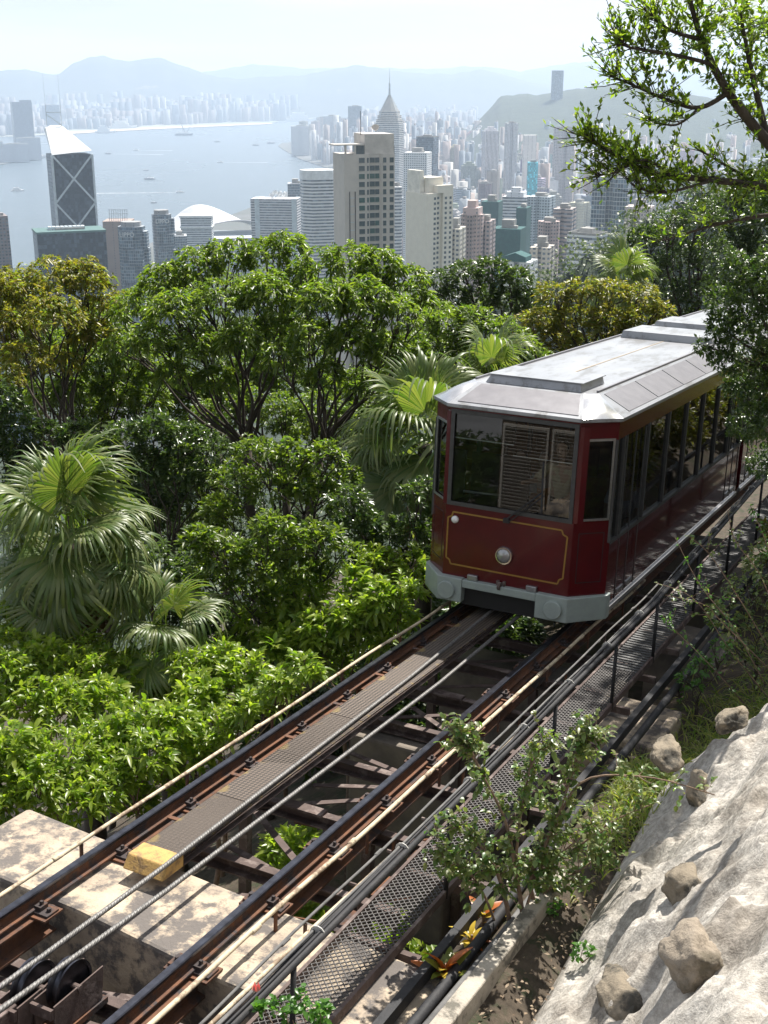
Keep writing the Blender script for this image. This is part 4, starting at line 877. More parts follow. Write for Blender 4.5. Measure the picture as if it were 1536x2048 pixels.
def palm(lab,x,y,D,R,nf,seed,petl,tilt0=8,tilt1=125,dead=8,lean=(0,0)):
    C=at_dist(x,y,D); base=base_at(C); base.z-=.2
    rr=random.Random(seed)
    t=thing('fan_palm',lab,'palm',Matrix.Translation(base)); H=C.z-base.z
    pts=[(lean[0]*math.sin(i*.5)*.1,lean[1]*.1,H*i/8) for i in range(9)]
    pts[-1]=(0,0,H)
    MB().tube(pts,[.17-.04*i/8 for i in range(9)],10).build('trunk',BARK,t,True)
    ms=[frond_mesh('frond',R*(.88+.08*k),seed*10+k,FROND,.42+.17*k) for k in range(4)]
    dm=frond_mesh('dead_frond',R*.8,seed*10+9,DEADF,.9,34,R_(220))
    PET=mat('petiole_green',(.12,.15,.05),(.09,.11,.04),9,.5)
    for i in range(nf+dead):
        isd=i>=nf
        f=(i+.5)/nf
        az=i*2.39996+rr.uniform(-.3,.3)
        tl=R_(tilt0+(tilt1-tilt0)*f**.9+rr.uniform(-7,7)) if not isd else R_(rr.uniform(140,165))
        d=Vector((math.sin(tl)*math.cos(az),math.sin(tl)*math.sin(az),math.cos(tl)))
        pl=petl*rr.uniform(.75,1.15)*(1 if not isd else .5)
        o0=Vector((0,0,H-.15*f-(.3 if isd else 0)))
        sag=.28*math.sin(min(tl,1.57))
        mid=o0+d*pl*.55+Vector((0,0,.04)); end=o0+d*pl+Vector((0,0,-sag*pl))
        dd=(end-mid).normalized(); dd=(dd+Vector((0,0,-.25))*(1 if tl>.5 else .3)).normalized()
        fo=link_mesh('frond',dm if isd else ms[i%4],t)
        sx=dd.cross(Vector((0,0,1)));
        if sx.length<.05: sx=Vector((1,0,0))
        sx.normalize(); up=sx.cross(dd)
        rl=rr.uniform(-.35,.35); sx,up=sx*math.cos(rl)+up*math.sin(rl),up*math.cos(rl)-sx*math.sin(rl)
        fo.matrix_local=Matrix(((sx.x,dd.x,up.x,end.x),(sx.y,dd.y,up.y,end.y),(sx.z,dd.z,up.z,end.z),(0,0,0,1)))
        MB().tube([fo.matrix_local.inverted()@v for v in (o0,mid,end)],[.022,.016,.011],6).build('petiole',PET if not isd else DEADF,fo,True)
    return t
palm('fan palm with a wide fountain of split fronds above the lime shrubs',140,1070,16.5,.92,30,5,.78,4,122,9)
palm('fan palm rising between the dark hollow and the tram',850,890,20.5,1.12,28,6,.90,4,125,6)
palm('small fan palm on the slope beyond the bushy yellow green tree',1245,565,46,1.1,16,8,.9,4,100,0)
palm('low young fan palm whose frond droops toward the lime shrub',325,1265,16.0,.78,11,14,.50,12,112,3)
palm('small shaded fan palm beside the tram corner window',985,760,26,.9,14,17,.7,4,110,2)
# ================================================================== RIGHT SIDE PLANTS
def poly3(pts,n):                                # smooth polyline through (x,y,D) pixels
    P=[np.array(at_dist(*p)) for p in pts]; t=np.linspace(0,len(P)-1,n); out=[]
    for v in t:
        i=min(int(v),len(P)-2); f=v-i; p0=P[max(i-1,0)];p1=P[i];p2=P[i+1];p3=P[min(i+2,len(P)-1)]
        out.append(.5*((2*p1)+(-p0+p2)*f+(2*p0-5*p1+4*p2-p3)*f*f+(-p0+3*p1-3*p2+p3)*f**3))
    return np.array(out)
tb=wld(6.6,10.2,G(6.6,10.2)-.2)
ft=thing('overhanging_fig_tree','fig tree whose fine leaved boughs reach over the tram and city','tree',Matrix.Translation(tb))
b0=np.array(tb); mb=MB(); lv=Leaves()
tipT=at_dist(1760,330,10.6); crotch=at_dist(1800,620,10.8)
limb(mb,(0,0,-.1),crotch-tb,.17,.13,0,10,6,.05)
boughs=[([(1800,620,10.8),(1640,400,10.0),(1536,285,9.4),(1457,185,9.1),(1404,80,9.0),(1370,-40,8.9)],.055),
        ([(1457,185,9.1),(1400,215,9.0),(1340,202,8.9),(1270,172,8.8),(1222,152,8.8)],.016),
        ([(1800,620,10.8),(1650,430,9.9),(1536,378,9.3),(1427,360,9.0),(1311,348,8.8),(1240,315,8.7),(1175,276,8.6)],.035),
        ([(1536,285,9.4),(1500,130,9.4),(1480,20,9.5)],.025),([(1640,400,10),(1560,200,10.2),(1540,60,10.4)],.03),
        ([(1404,80,9.0),(1340,60,8.8),(1290,20,8.7)],.014),([(1430,130,9.05),(1350,110,8.8),(1260,95,8.6),(1235,80,8.6)],.012),
        ([(1427,360,9.0),(1330,385,8.7),(1270,375,8.6)],.010),([(1340,350,8.85),(1290,320,8.7),(1230,345,8.6),(1190,350,8.6)],.009),
        ([(1650,430,9.9),(1536,430,9.5),(1430,450,9.4),(1330,480,9.4)],.018),([(1536,378,9.3),(1450,330,9.2),(1400,300,9.1)],.010),
        ([(1400,215,9),(1350,250,8.9),(1290,235,8.8)],.008)]
dens_=[.6,1.6,1.5,1.2,1.2,1.5,1.6,1.4,1.6,.5,.6,1.1]
for (pts,r),dn in zip(boughs,dens_):
    C=poly3(pts,26)-b0; mb.tube([tuple(c) for c in C],[r*(1-.85*i/25)+.003 for i in range(26)],7)
    if dn<=0: continue
    L_=np.linalg.norm(np.diff(C,axis=0),axis=1).sum(); nt=int(L_*46*dn)
    f=rng.uniform(.18,1,nt)**.75; ix=np.minimum((f*25).astype(int),24); p0=C[ix]+(C[ix+1]-C[ix])*rng.uniform(0,1,(nt,1))
    tg=unit(C[ix+1]-C[ix]); dr=unit(tg*.55+rng.normal(0,.55,(nt,3))+np.array([0,0,.28])); ln=rng.uniform(.06,.30,(nt,1))
    p1=p0+dr*ln
    for a,b in zip(p0,p1): mb.tube([tuple(a),tuple((a+b)/2+rng.normal(0,.008,3)),tuple(b)],[.004,.003,.002],3,False)
    k=9; q=p0[:,None]+(p1-p0)[:,None]*rng.uniform(.25,1.05,(nt,k,1)); D=unit(dr[:,None]*.8+rng.normal(0,.55,(nt,k,3))+np.array([0,0,.35]))
    lv.add(*leaf_arrays(q.reshape(-1,3),D.reshape(-1,3),rng.uniform(.035,.062,nt*k),rng.uniform(.017,.028,nt*k),.1,.2))
def fine_puffs(lv,b0,lst,dn):
    for x,y,r,D in lst:
        c=np.array(at_dist(x,y,D)); r=r*D/2350
        tips,d=shell(c-b0,(r,r,r*.9),int(dn*2800*r*r),-1,.25 if D<11 else .45)
        lv.add(*rosettes(tips,unit(d*.5+rng.normal(0,.5,d.shape)+[0,0,.3]),6,.058,.027,1.2,.1))
fine_puffs(lv,b0,[(1330,20,46,8.9),(1400,30,60,9.1),(1470,50,60,9.4),(1530,40,60,9.8),(1310,90,34,8.8),(1380,110,42,9.0),(1450,130,40,9.2),(1520,150,50,9.6),(1490,200,34,9.4),(1290,150,24,8.8),(1540,250,42,9.6),(1280,30,26,8.7)],.36)
o=lv.build('crown',LF_FIC,ft); o['kind']='stuff'
mb.build('trunk',BARK,ft,True)
rb=wld(4.9,14.6,G(4.9,14.6)-.2); rt=thing('shade_toned_fig_foliage','lower fig foliage coloured darker for shade beside the rear of the tram','tree',Matrix.Translation(rb)); rb0=np.array(rb); mb=MB(); lv=Leaves()
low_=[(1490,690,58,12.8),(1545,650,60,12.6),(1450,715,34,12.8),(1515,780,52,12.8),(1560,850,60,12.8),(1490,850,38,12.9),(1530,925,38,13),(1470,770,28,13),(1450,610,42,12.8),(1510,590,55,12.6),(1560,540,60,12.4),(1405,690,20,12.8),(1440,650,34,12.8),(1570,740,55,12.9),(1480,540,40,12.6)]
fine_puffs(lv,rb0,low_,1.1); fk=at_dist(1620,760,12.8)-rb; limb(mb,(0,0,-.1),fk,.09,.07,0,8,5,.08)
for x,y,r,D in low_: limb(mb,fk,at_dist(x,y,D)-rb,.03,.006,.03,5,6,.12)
lv.build('crown',LF_DRK,rt)['kind']='stuff'; mb.build('trunk',BARK,rt,True)  # lower fig foliage; shade from the boughs above is put into the leaf colour
# bank tree whose crown shades the tram side and the far walkway
bk=wld(7.2,21.0,G(7.2,21.0)-.2); bt=thing('bank_tree','dark bank tree whose crown hangs over the far side of the tram','tree',Matrix.Translation(bk)); b0=np.array(bk); mb=MB(); lv=Leaves()
fk=wld(6.4,20.8,6.8)-bk; limb(mb,(0,0,-.1),fk,.2,.15,0,9,6,.05)
for u,s,n,r in ((3.5,17.4,6.0,1.1),(4.8,17.0,6.4,1.3),(3.4,19.4,6.4,1.2),(5.0,19.5,7.0,1.4),(3.6,21.6,6.6,1.3),(5.4,22.0,7.2,1.5),(3.9,24.0,6.9,1.4),(5.6,25,7.4,1.5),(4.2,27,7.2,1.5),(3.1,22.8,5.9,1.0),(6.2,17.6,6.8,1.3),(3.0,25.5,6.3,1.1),(4.2,29.5,7.2,1.5),(3.3,18.4,5.2,.8),(2.5,19.3,5.7,.8),(2.3,21,5.9,.85),(2.2,22.8,6.2,.9),(2.3,24.6,6.3,1),(2.2,26.5,6.5,1),(2.4,28.5,6.6,1.1),(2.0,30.5,6.6,1.1),(2.9,18.2,10.4,.95),(2.7,19.8,10.6,1.0),(3.6,19,10.8,1.2),(2.7,21.4,10.6,1.1),(3.9,21.4,11,1.3),(2.7,23.2,10.8,1.1),(4,23.6,11.2,1.3),(2.8,25,11,1.2),(2.8,27,11,1.2),(4.2,26,11.4,1.4),(2.9,29,11,1.3),(5.2,19.6,10.8,1.3),(2.9,31,11,1.4)):
    c=np.array(wld(u,s,n)); limb(mb,fk,Vector(c-b0),.06,.015,.04,6,6,.1)
    tips,d=shell(c-b0,(r,r,r*.75),int(300*r*r),-.8,.3); lv.add(*rosettes(tips,unit(d*.6+rng.normal(0,.4,d.shape)+[0,0,.3]),7,.14,.065,1.3,.3))
lv.build('crown',LF_DRK,bt)['kind']='stuff'; mb.build('trunk',BARK,bt,True)
# trees past the tram on the uphill spur
tree('broadleaf_tree','dense dark evergreen tree rising behind the far end of the tram','tree',
     [(1290,480,36),(1340,455,45),(1400,440,48),(1300,540,42),(1360,520,48),(1420,510,50),(1340,590,45),(1400,590,45),(1260,520,24),(1380,640,35),(1310,610,30)],50,LF_DRK,.15,.07,7,.9,(1370,720),.3,droop=.2)
tree('broadleaf_tree','dense dark evergreen tree behind the fig boughs','tree',
     [(1450,420,50),(1510,400,50),(1560,420,60),(1470,490,50),(1530,480,55),(1460,560,50),(1520,560,50),(1580,520,60),(1490,620,45),(1550,630,50)],54,LF_DRK,.15,.07,7,.9,(1510,720),.3,droop=.2)
# flowering shrub by the kerb
sb=wld(2.99,8.25,-.18); st=thing('shrub','open woody shrub with pale stems and reddish tips in the planted bed','shrub',Matrix.Translation(sb)); b0=np.array(sb); mb=MB(); lv=Leaves()
stems=[[(1030,1960,8.7),(1020,1850,8.65),(1000,1760,8.6),(960,1690,8.5),(900,1650,8.4)],[(1035,1960,8.7),(1045,1840,8.7),(1030,1740,8.7),(1010,1640,8.6),(960,1540,8.5)],[(1055,1950,8.75),(1080,1860,8.8),(1060,1760,8.8),(1090,1690,8.85),(1120,1620,8.9),(1150,1530,9.0)],
       [(1010,1930,8.7),(985,1830,8.6),(950,1760,8.5),(905,1720,8.4),(870,1690,8.35)],[(1060,1760,8.8),(1110,1650,8.9),(1170,1560,9),(1300,1555,9.1),(1430,1590,9.2)],[(1045,1840,8.7),(1080,1740,8.8),(1130,1700,8.9),(1190,1650,9)],[(1030,1740,8.7),(1040,1640,8.7),(1060,1540,8.7),(1090,1480,8.7)],
       [(1060,1760,8.8),(1160,1690,9),(1230,1640,9.1),(1300,1610,9.2)],[(1080,1860,8.8),(1085,1790,8.9),(1160,1740,9),(1220,1700,9)],[(960,1540,8.5),(940,1500,8.5),(920,1480,8.5)],[(1150,1530,9),(1160,1490,9),(1190,1470,9)]]
for i,pts in enumerate(stems):
    C=poly3(pts,18)-b0; r=.024 if i in(0,1,2) else .012
    mb.tube([tuple(c) for c in C],[r*(1-.8*j/17)+.002 for j in range(18)],7)
    nt=58 if i not in(4,7) else 26
    f=rng.uniform(.42 if i<4 else .25,1,nt); ix=np.minimum((f*17).astype(int),16); p0=C[ix]; tg=unit(C[ix+1]-C[ix])
    dr=unit(tg*.5+rng.normal(0,.6,(nt,3))+[0,0,.25]); ln=rng.uniform(.06,.26,(nt,1)); p1=p0+dr*ln
    for a,b in zip(p0,p1): mb.tube([tuple(a),tuple((a+b)/2+rng.normal(0,.01,3)),tuple(b)],[.004,.003,.002],3,False)
    k=7; q=p0[:,None]+(p1-p0)[:,None]*rng.uniform(.3,1.05,(nt,k,1)); D=unit(dr[:,None]*.5+rng.normal(0,.6,(nt,k,3))+np.array([0,0,.15]))
    lv.add(*leaf_arrays(q.reshape(-1,3),D.reshape(-1,3),rng.uniform(.035,.078,nt*k),rng.uniform(.028,.056,nt*k),.35,.25,True))
o=lv.build('foliage',LF_SHR,st); o['kind']='stuff'; mb.build('stems',BARKL,st,True)
# crotons: each broad leaf a part
CRO=[leaf_mat('croton_yellow',(.45,.30,.03),(.55,.42,.06),None,.3,.35,tcol=(1.3,1.2,.7)),leaf_mat('croton_red',(.38,.07,.02),(.45,.16,.03),None,.3,.35,tcol=(1.4,1.1,.7)),leaf_mat('croton_green',(.10,.16,.03),(.20,.22,.04),None,.3,.35)]
def croton(x,y,lab,n,L,seed):
    p=hitG(x,y); M=FR@Matrix.Translation((p.x,p.y,p.z)); t=thing('croton_plant',lab,'plant',M,'crotons at the kerb'); rr=random.Random(seed)
    MB().tube([(0,0,-.05),(.01,0,.12)],[.014,.01],6).build('stem',BARKL,t)
    ml=[]
    for m in CRO:
        V=[];Fc=[];nn_=7
        for j in range(nn_+1):
            f=j/nn_; w=.30*math.sin(math.pi*min(1,f*.92+.06))**.75; z=.22*f-.42*f*f
            V+= [(-w*.5,f,z+.10*w),(0,f,z),(w*.5,f,z+.10*w)]
        for j in range(nn_):
            for q in (0,1): Fc.append((3*j+q,3*j+q+1,3*j+4+q,3*j+3+q))
        ml.append(np_mesh('leaf',V,Fc,m,True))
    for i in range(n):
        az=i*2.4; el=R_(rr.uniform(15,70)); l=L*rr.uniform(.7,1.15)
        o=link_mesh('leaf',ml[0 if rr.random()<.42 else (1 if rr.random()<.6 else 2)],t); o.location=(0,0,.10*rr.random()); o.rotation_euler=(el,rr.uniform(-.3,.3),az); o.scale=(l,l,l)
croton(888,1965,'yellow and red croton plant at the kerb corner',20,.26,3)
croton(965,1850,'small orange croton plant between black pipe and shrub stems',11,.20,5)
croton(940,1895,'green and yellow croton plant beside the red one',11,.18,9)
# small leafy plant with a pink bud
def herb(lab,base,lst,D,m,L,W,n,hi=True,name='leafy_plant'):
    t=thing(name,lab,'plant',Matrix.Translation(base)); b0=np.array(base); lv=Leaves(); mb=MB()
    for x,y,r in lst:
        c=np.array(at_dist(x,y,D))-b0; mb.tube([(0,0,0),tuple(c*.5+rng.normal(0,.02,3)),tuple(c)],[.006,.004,.003],5)
        rr=r*D/2500; tips,d=shell(c,(rr,rr,rr),n,-.6,.3); lv.add(*rosettes(tips,unit(d*.5+[0,0,.6]+rng.normal(0,.3,d.shape)),6,L,W,1.2,.3,hi))
    o=lv.build('foliage',m,t); o['kind']='stuff'; mb.build('stem',BARKL,t); return t
hb=wld(2.45,6.0,G(2.45,6.0)); LF_HERB=leaf_mat('leaf_herb',(.05,.14,.02),(.09,.20,.03),None,.4,.35)
t=herb('small green plant with one pink bud by the handrail foot',hb,[(560,2010,28),(600,2000,28),(640,2010,24),(585,2040,40),(640,2045,34),(520,2010,14)],6.4,LF_HERB,.055,.035,9)
PK=mat('pink_petal',(.75,.16,.17),(.8,.4,.32),30,.5); c=np.array(at_dist(513,1985,6.4))-np.array(hb)
m_=MB()
for i in range(6):
    a=i*1.05; m_.add([(0,0,0),(.028*math.cos(a-.5),.028*math.sin(a-.5),.03),(.022*math.cos(a),.022*math.sin(a),.07),(.028*math.cos(a+.5),.028*math.sin(a+.5),.03)],[(0,1,2,3)])
m_.v=[(x+c[0],y+c[1],z+c[2]) for x,y,z in m_.v]; m_.build('pink_bud',PK,t,True)
for (x,y,lab) in ((1095,1835,'low green seedling behind the woody shrub stems'),(1165,1925,'small green sprig growing from the cement slope foot')):
    p=hitG(x,y); w=wld(*p); herb(lab,w,[(x,y-25,18),(x-15,y-15,14),(x+18,y-18,14)],math.hypot(w.x,w.y),LF_HERB,.05,.03,5)
# grass, ferns and climbers on the slope beyond the boulders
GR=leaf_mat('grass_blade',(.09,.18,.025),(.18,.25,.05),(.30,.28,.12),.45,.45)
lv=Leaves()
def grass(u0,s0,n,h,su,ss,w=.007):
    q=[]
    for _ in range(n):
        u,s_=u0+random.gauss(0,su),s0+random.gauss(0,ss)
        q.append(wld(u,s_,max(G(u,s_),rockn(u,s_) if u>2.95 and 2.6<s_<13.4 else -9)-.02))
    q=np.array(q)
    D=unit(rng.normal(0,.5,(n,3))+[-.15,-.1,.9]); hh=rng.uniform(.5,1.2,n)*h
    a=q; pr=None
    S=unit(np.cross(D,rng.normal(size=(n,3)))); segs=5; V=np.zeros((n,2*(segs+1),3))
    for j in range(segs+1):
        f=j/segs; c=a+D*(hh*f)[:,None]-np.array([0,0,1.])*(hh*.75*f**2.2)[:,None]; ww=w*(1-f**1.5)+.0006
        V[:,2*j]=c-S*ww; V[:,2*j+1]=c+S*ww
    F=[]
    for j in range(segs): F+= [[2*j,2*j+1,2*j+3],[2*j,2*j+3,2*j+2]]
    F=np.array(F)[None]+(np.arange(n)*2*(segs+1))[:,None,None]
    lv.add(V.reshape(-1,3),F.reshape(-1,3))
for g_ in [(2.92,9.6,120,.30,.08,.4),(2.98,10.4,420,.40,.10,.4),(2.95,11.3,700,.50,.13,.4),(2.92,12.2,700,.55,.16,.4),(3.2,13.2,420,.50,.25,.4),(3.8,13.6,420,.5,.35,.4),(3.3,14.4,420,.55,.35,.5),(4.2,14.6,420,.6,.4,.6),(3.6,16,420,.6,.4,.8),(4.6,16,420,.6,.5,.8),(3.5,12.6,120,.28,.25,.3),(3.15,18,300,.5,.3,1.0)]: grass(*g_)
o=lv.build('grass',GR); tag(o,kind='stuff'); o['label']='long green grass on the bank beyond the boulders'
def climber(i,pts,lab,m,L=.05):
    C=poly3(pts,24); b=C[0]; t=thing('climber',lab,'creeper',Matrix.Translation(Vector(b)),'creepers trailing off the bank'); C=C-b
    mb=MB(); mb.tube([tuple(c) for c in C],[.006*(1-.7*j/23)+.001 for j in range(24)],5)
    lv=Leaves(); n=46; f=rng.uniform(.15,1,n); ix=np.minimum((f*23).astype(int),22); D=unit(rng.normal(0,.7,(n,3))+[0,0,.3]); p0=C[ix]+D*.015
    lv.add(*leaf_arrays(p0,D,rng.uniform(.5,1.1,n)*L,rng.uniform(.45,.9,n)*L*.85,.3,.2,True))
    for s_ in range(5):
        j=rng.integers(6,20); d=unit(rng.normal(0,.6,3)+[0,0,.4])*rng.uniform(.1,.3); mb.tube([tuple(C[j]),tuple(C[j]+d)],[.003,.0015],4)
        q=C[j]+d*rng.uniform(.2,1,(7,1)); lv.add(*leaf_arrays(q,unit(rng.normal(0,.7,(7,3))+[0,0,.3]),rng.uniform(.5,1,7)*L,rng.uniform(.4,.8,7)*L,.3,.2,True))
    lv.build('foliage',m,t)['kind']='stuff'; mb.build('vine_stem',BARKL,t,True)
cl=[([(1540,1400,13),(1460,1300,12.6),(1390,1200,12.2),(1310,1165,12)],'reddish creeper stem arching toward the tram steps'),([(1530,1370,13),(1470,1260,12.4),(1400,1170,12.2),(1350,1075,12.2)],'leafy creeper stem reaching up over the handrail'),([(1540,1300,13),(1480,1200,12.5),(1420,1110,12.2),(1375,1070,12)],'creeper stem with small pale leaves beside the handrail'),
    ([(1500,1420,13),(1420,1330,12.5),(1350,1260,12.2),(1325,1230,12.1)],'thin creeper stem hanging across the shaded grating'),([(1560,1250,13),(1520,1150,12.5),(1470,1080,12.4),(1455,1020,12.4)],'upright creeper stem near the far grating'),([(1560,1180,13),(1530,1080,12.5),(1500,1010,12.6)],'creeper stem with round leaves by the handrail posts'),([(1540,1340,12.8),(1440,1240,12),(1410,1210,12),(1330,1190,12)],'bare looking creeper stem with few leaves above the ledge')]
for i,(pts,lab) in enumerate(cl): climber(i,pts,lab,LF_HERB if i%2 else LF_SHR)
for lab,l,D,b,m in (('tangled green bush on the bank below the fig tree',[(1500,1180,48),(1540,1120,50),(1450,1240,40),(1530,1240,50),(1480,1310,36)],14.5,(1530,1330),LF_SHR),('small round leaved bush beside the bank grass',[(1400,1330,30),(1440,1300,26),(1380,1360,24),(1350,1390,20)],14.2,(1400,1400),LF_HERB)):
    tree('shrub',lab,'shrub',l,D,m,.07,.04,6,.28,b,.03,droop=.3,twigs=5)
# litter on the planted bed
lv=Leaves(); n=300; P=[]
for _ in range(n):
    s=random.uniform(7.2,11.5); u=random.uniform(2.95,u_base(s)+.05); P.append(wld(u,s,G(u,s)+.03))
D=unit(rng.normal(0,1,(n,3))*[1,1,.25]); lv.add(*leaf_arrays(np.array(P),D,rng.uniform(.025,.055,n),rng.uniform(.015,.03,n),.1,.3)); o=lv.build('leaf_litter',LIT); tag(o,kind='stuff'); o['label']='dry pale leaf litter on the planted bed'
# ================================================================== HARBOUR, HILLS, CITY
def flat(name,pts,z,m,kind='structure'):
    o=MB().add([(p[0],p[1],z) for p in pts],[tuple(range(len(pts)))]).build(name,m); 
    if o.data.polygons[0].normal.z<0: o.data.flip_normals()
    o['kind']=kind; return o
def water_mat():
    m,nt,nn,ll,b=_mk('harbour_water'); b.inputs['Base Color'].default_value=(.085,.115,.135,1); b.inputs['Roughness'].default_value=.22; b.inputs['IOR'].default_value=1.33
    g=nn.new('ShaderNodeNewGeometry'); mp=nn.new('ShaderNodeMapping'); mp.inputs['Scale'].default_value=(.03,.012,1); ll.new(g.outputs['Position'],mp.inputs['Vector'])
    n=nn.new('ShaderNodeTexNoise'); n.inputs['Scale'].default_value=1.0; n.inputs['Detail'].default_value=12; n.inputs['Roughness'].default_value=.72; ll.new(mp.outputs['Vector'],n.inputs['Vector'])
    bp=nn.new('ShaderNodeBump'); bp.inputs['Strength'].default_value=.9; bp.inputs['Distance'].default_value=6; ll.new(n.outputs['Fac'],bp.inputs['Height']); ll.new(bp.outputs['Normal'],b.inputs['Normal'])
    n2=nn.new('ShaderNodeTexNoise'); n2.inputs['Scale'].default_value=.06; n2.inputs['Detail'].default_value=5; ll.new(mp.outputs['Vector'],n2.inputs['Vector'])
    r=nn.new('ShaderNodeMapRange'); r.inputs['To Min'].default_value=.18; r.inputs['To Max'].default_value=.34; ll.new(n2.outputs['Fac'],r.inputs['Value']); ll.new(r.outputs['Result'],b.inputs['Roughness'])
    return m
flat('water',[(-8990,-250),(8990,-250),(8990,17980),(-8990,17980)],0,water_mat())
CITYG=mat('city_ground_grey',(.12,.12,.12),(.07,.08,.07),.004,.9,0,0)
SHORE=mat('far_shore_land',(.34,.31,.26),(.16,.19,.15),.0012,.9)
sea=lambda x,y:at_z(x,y,0)
isl=[sea(*q) for q in ((60,566),(250,505),(400,455),(540,402),(640,352),(655,337),(600,319),(570,302),(556,293),(562,287),(600,284),(680,268),(760,250),(1000,238),(1536,238),(2300,240))]
flat('city_ground',[(p.x,p.y) for p in isl]+[(3200,300),(800,200),(-300,900)],2.2,CITYG)
far=[sea(*q) for q in ((-700,292),(-100,276),(60,273),(130,267),(300,257),(540,247),(560,243),(500,241),(560,236),(640,231),(700,229),(1100,229),(1800,228))]
flat('far_shore',[(p.x,p.y) for p in far]+[(8900,17900),(-8900,17900)],2.4,SHORE)
rw=[sea(*q) for q in ((120,270),(300,259.5),(545,248.6),(545,246.6),(300,256),(120,265))]
flat('runway',[(p.x,p.y) for p in rw],3.6,mat('sandy_runway',(.55,.45,.33),(.42,.36,.28),.004,.9))
tst=[sea(*q) for q in ((-300,345),(-20,334),(45,322),(82,318),(86,312),(78,305),(60,303),(40,290),(-60,290),(-400,296))]
flat('peninsula',[(p.x,p.y) for p in tst],2.6,CITYG)
# mountains
def ridge(name,sil,D,depth,zb,m,x0,x1,step=6,rough=18,seed=0,nd=14,back=.7):
    xs=np.arange(x0,x1+1,step); sx=[p[0] for p in sil]; sy=[p[1] for p in sil]; V=[]
    for x in xs:
        y=np.interp(x,sx,sy); R=at_dist(x,y,D)
        for j in range(nd+1):
            kb=int(nd*.65); f=back*j/kb if j<=kb else back+(1-back)*(j-kb)/(nd-kb); t=f/back if j<=kb else 1-(f-back)/(1-back)
            dd=D-depth*(back-f); P=at_dist(x,y,D); d=Vector((P.x,P.y,0)).normalized()
            h=zb+(P.z-zb)*(t**1.25)
            h+=rough*t*(1-t)*3.0*_nz.fractal(Vector((x*.012+seed,f*3.5,seed)),1,2,5)+rough*.35*t*_nz.noise(Vector((x*.06+seed,f*8,seed)))
            V.append((d.x*dd,d.y*dd,h))
    n1=nd+1; Q=[(i*n1+j,(i+1)*n1+j,(i+1)*n1+j+1,i*n1+j+1) for i in range(len(xs)-1) for j in range(nd)]
    o=link_mesh(name,np_mesh(name,V,Q,m,True)); o['kind']='structure'; return o
MTN=mat('forested_hill',(.020,.032,.028),(.040,.050,.042),.006,.95,0,0,spots=(.20,.16,.11),sscale=.0016,slo=.62,shi=.68)
ridge('far_mountains',[(-300,150),(380,146),(430,140),(500,129),(560,133),(620,138),(700,134),(860,138),(930,133),(985,135),(1040,143),(1110,131),(1180,122),(1230,128),(1290,140),(1400,146),(1536,160),(1800,170)],16600,2600,30,MTN,-250,1750,10,40,3)
ridge('mountains',[(-300,120),(-60,135),(0,141),(50,138),(90,147),(115,150),(150,124),(185,113),(205,111),(235,119),(265,122),(300,115),(325,117),(360,129),(420,151),(470,158),(560,152),(610,150),(660,139),(705,131),(730,131),(775,141),(830,146),(900,149),(960,140),(1000,146),(1060,165),(1100,172),(1200,195)],13600,2600,20,MTN,-260,1180,6,34,9)
HILL=mat('wooded_hill',(.012,.025,.013),(.028,.044,.022),.02,.95,0,1.0,.05,dist=6)
ridge('island_hill',[(900,300),(940,262),(975,222),(1000,193),(1040,188),(1075,190),(1110,186),(1160,176),(1215,170),(1262,172),(1330,180),(1420,196),(1536,222),(1800,240)],5600,2600,6,HILL,900,1780,6,22,17,18,.8)
# hillside falling away below the trees
prof=[(58,268),(200,238),(500,165),(1000,78),(1500,28),(2200,4),(2500,-3)]
V=[];az=np.arange(-40,41,2.0);Ds=[58,90,130,200,300,400,500,700,900,1100,1400,1700,2000,2300,2500]
for D in Ds:
    for a in az:
        z=np.interp(D,[p[0] for p in prof],[p[1] for p in prof]); z+=max(0,a-14)*.9*math.exp(-D/900)*1.0
        V.append((D*math.sin(R_(a)),D*math.cos(R_(a)),z+min(6,D*.012)*_nz.noise(Vector((a*.3,D*.01,0)))))
n1=len(az); Q=[(j*n1+i,j*n1+i+1,(j+1)*n1+i+1,(j+1)*n1+i) for j in range(len(Ds)-1) for i in range(n1-1)]
o=link_mesh('hillside',np_mesh('hillside',V,Q,HILL,True)); o['kind']='structure'
sp=ridge('wooded_spur',[(930,660),(1000,618),(1060,585),(1130,548),(1190,512),(1240,478),(1300,442),(1360,412),(1430,386),(1536,352),(1700,310)],400,280,150,HILL,930,1690,8,10,23,14,.55)
# tree cover of the spur and the hillside
lv=Leaves(); me=sp.data; vs_=np.zeros(len(me.vertices)*3); me.vertices.foreach_get('co',vs_); vs_=vs_.reshape(-1,3)
ix=rng.integers(0,len(vs_),5200); c=vs_[ix]+rng.normal(0,5,(5200,3))*[1,1,.05]
cr_=rng.uniform(1.6,4.2,(5200,1))
for k in range(11):
    d=unit(rng.normal(size=c.shape)+[0,0,.5]); lv.add(*leaf_arrays(c+d*cr_*[1,1,.75]+[0,0,1.0],unit(d+rng.normal(0,.6,d.shape)),1.5,1.0,.2,.2))
hc=[]
for _ in range(2600):
    D=60*math.exp(rng.uniform(0,2.6)); a=rng.uniform(-24,26); z=np.interp(D,[p[0] for p in prof],[p[1] for p in prof])+max(0,a-14)*.9*math.exp(-D/900); hc.append((D*math.sin(R_(a)),D*math.cos(R_(a)),z))
c=np.array(hc); cr_=rng.uniform(1.6,3.8,(len(c),1))
for k in range(14):
    d=unit(rng.normal(size=c.shape)+[0,0,.5]); lv.add(*leaf_arrays(c+d*cr_*[1,1,.75]+[0,0,1.0],unit(d+rng.normal(0,.6,d.shape)),1.2,.7,.2,.2))
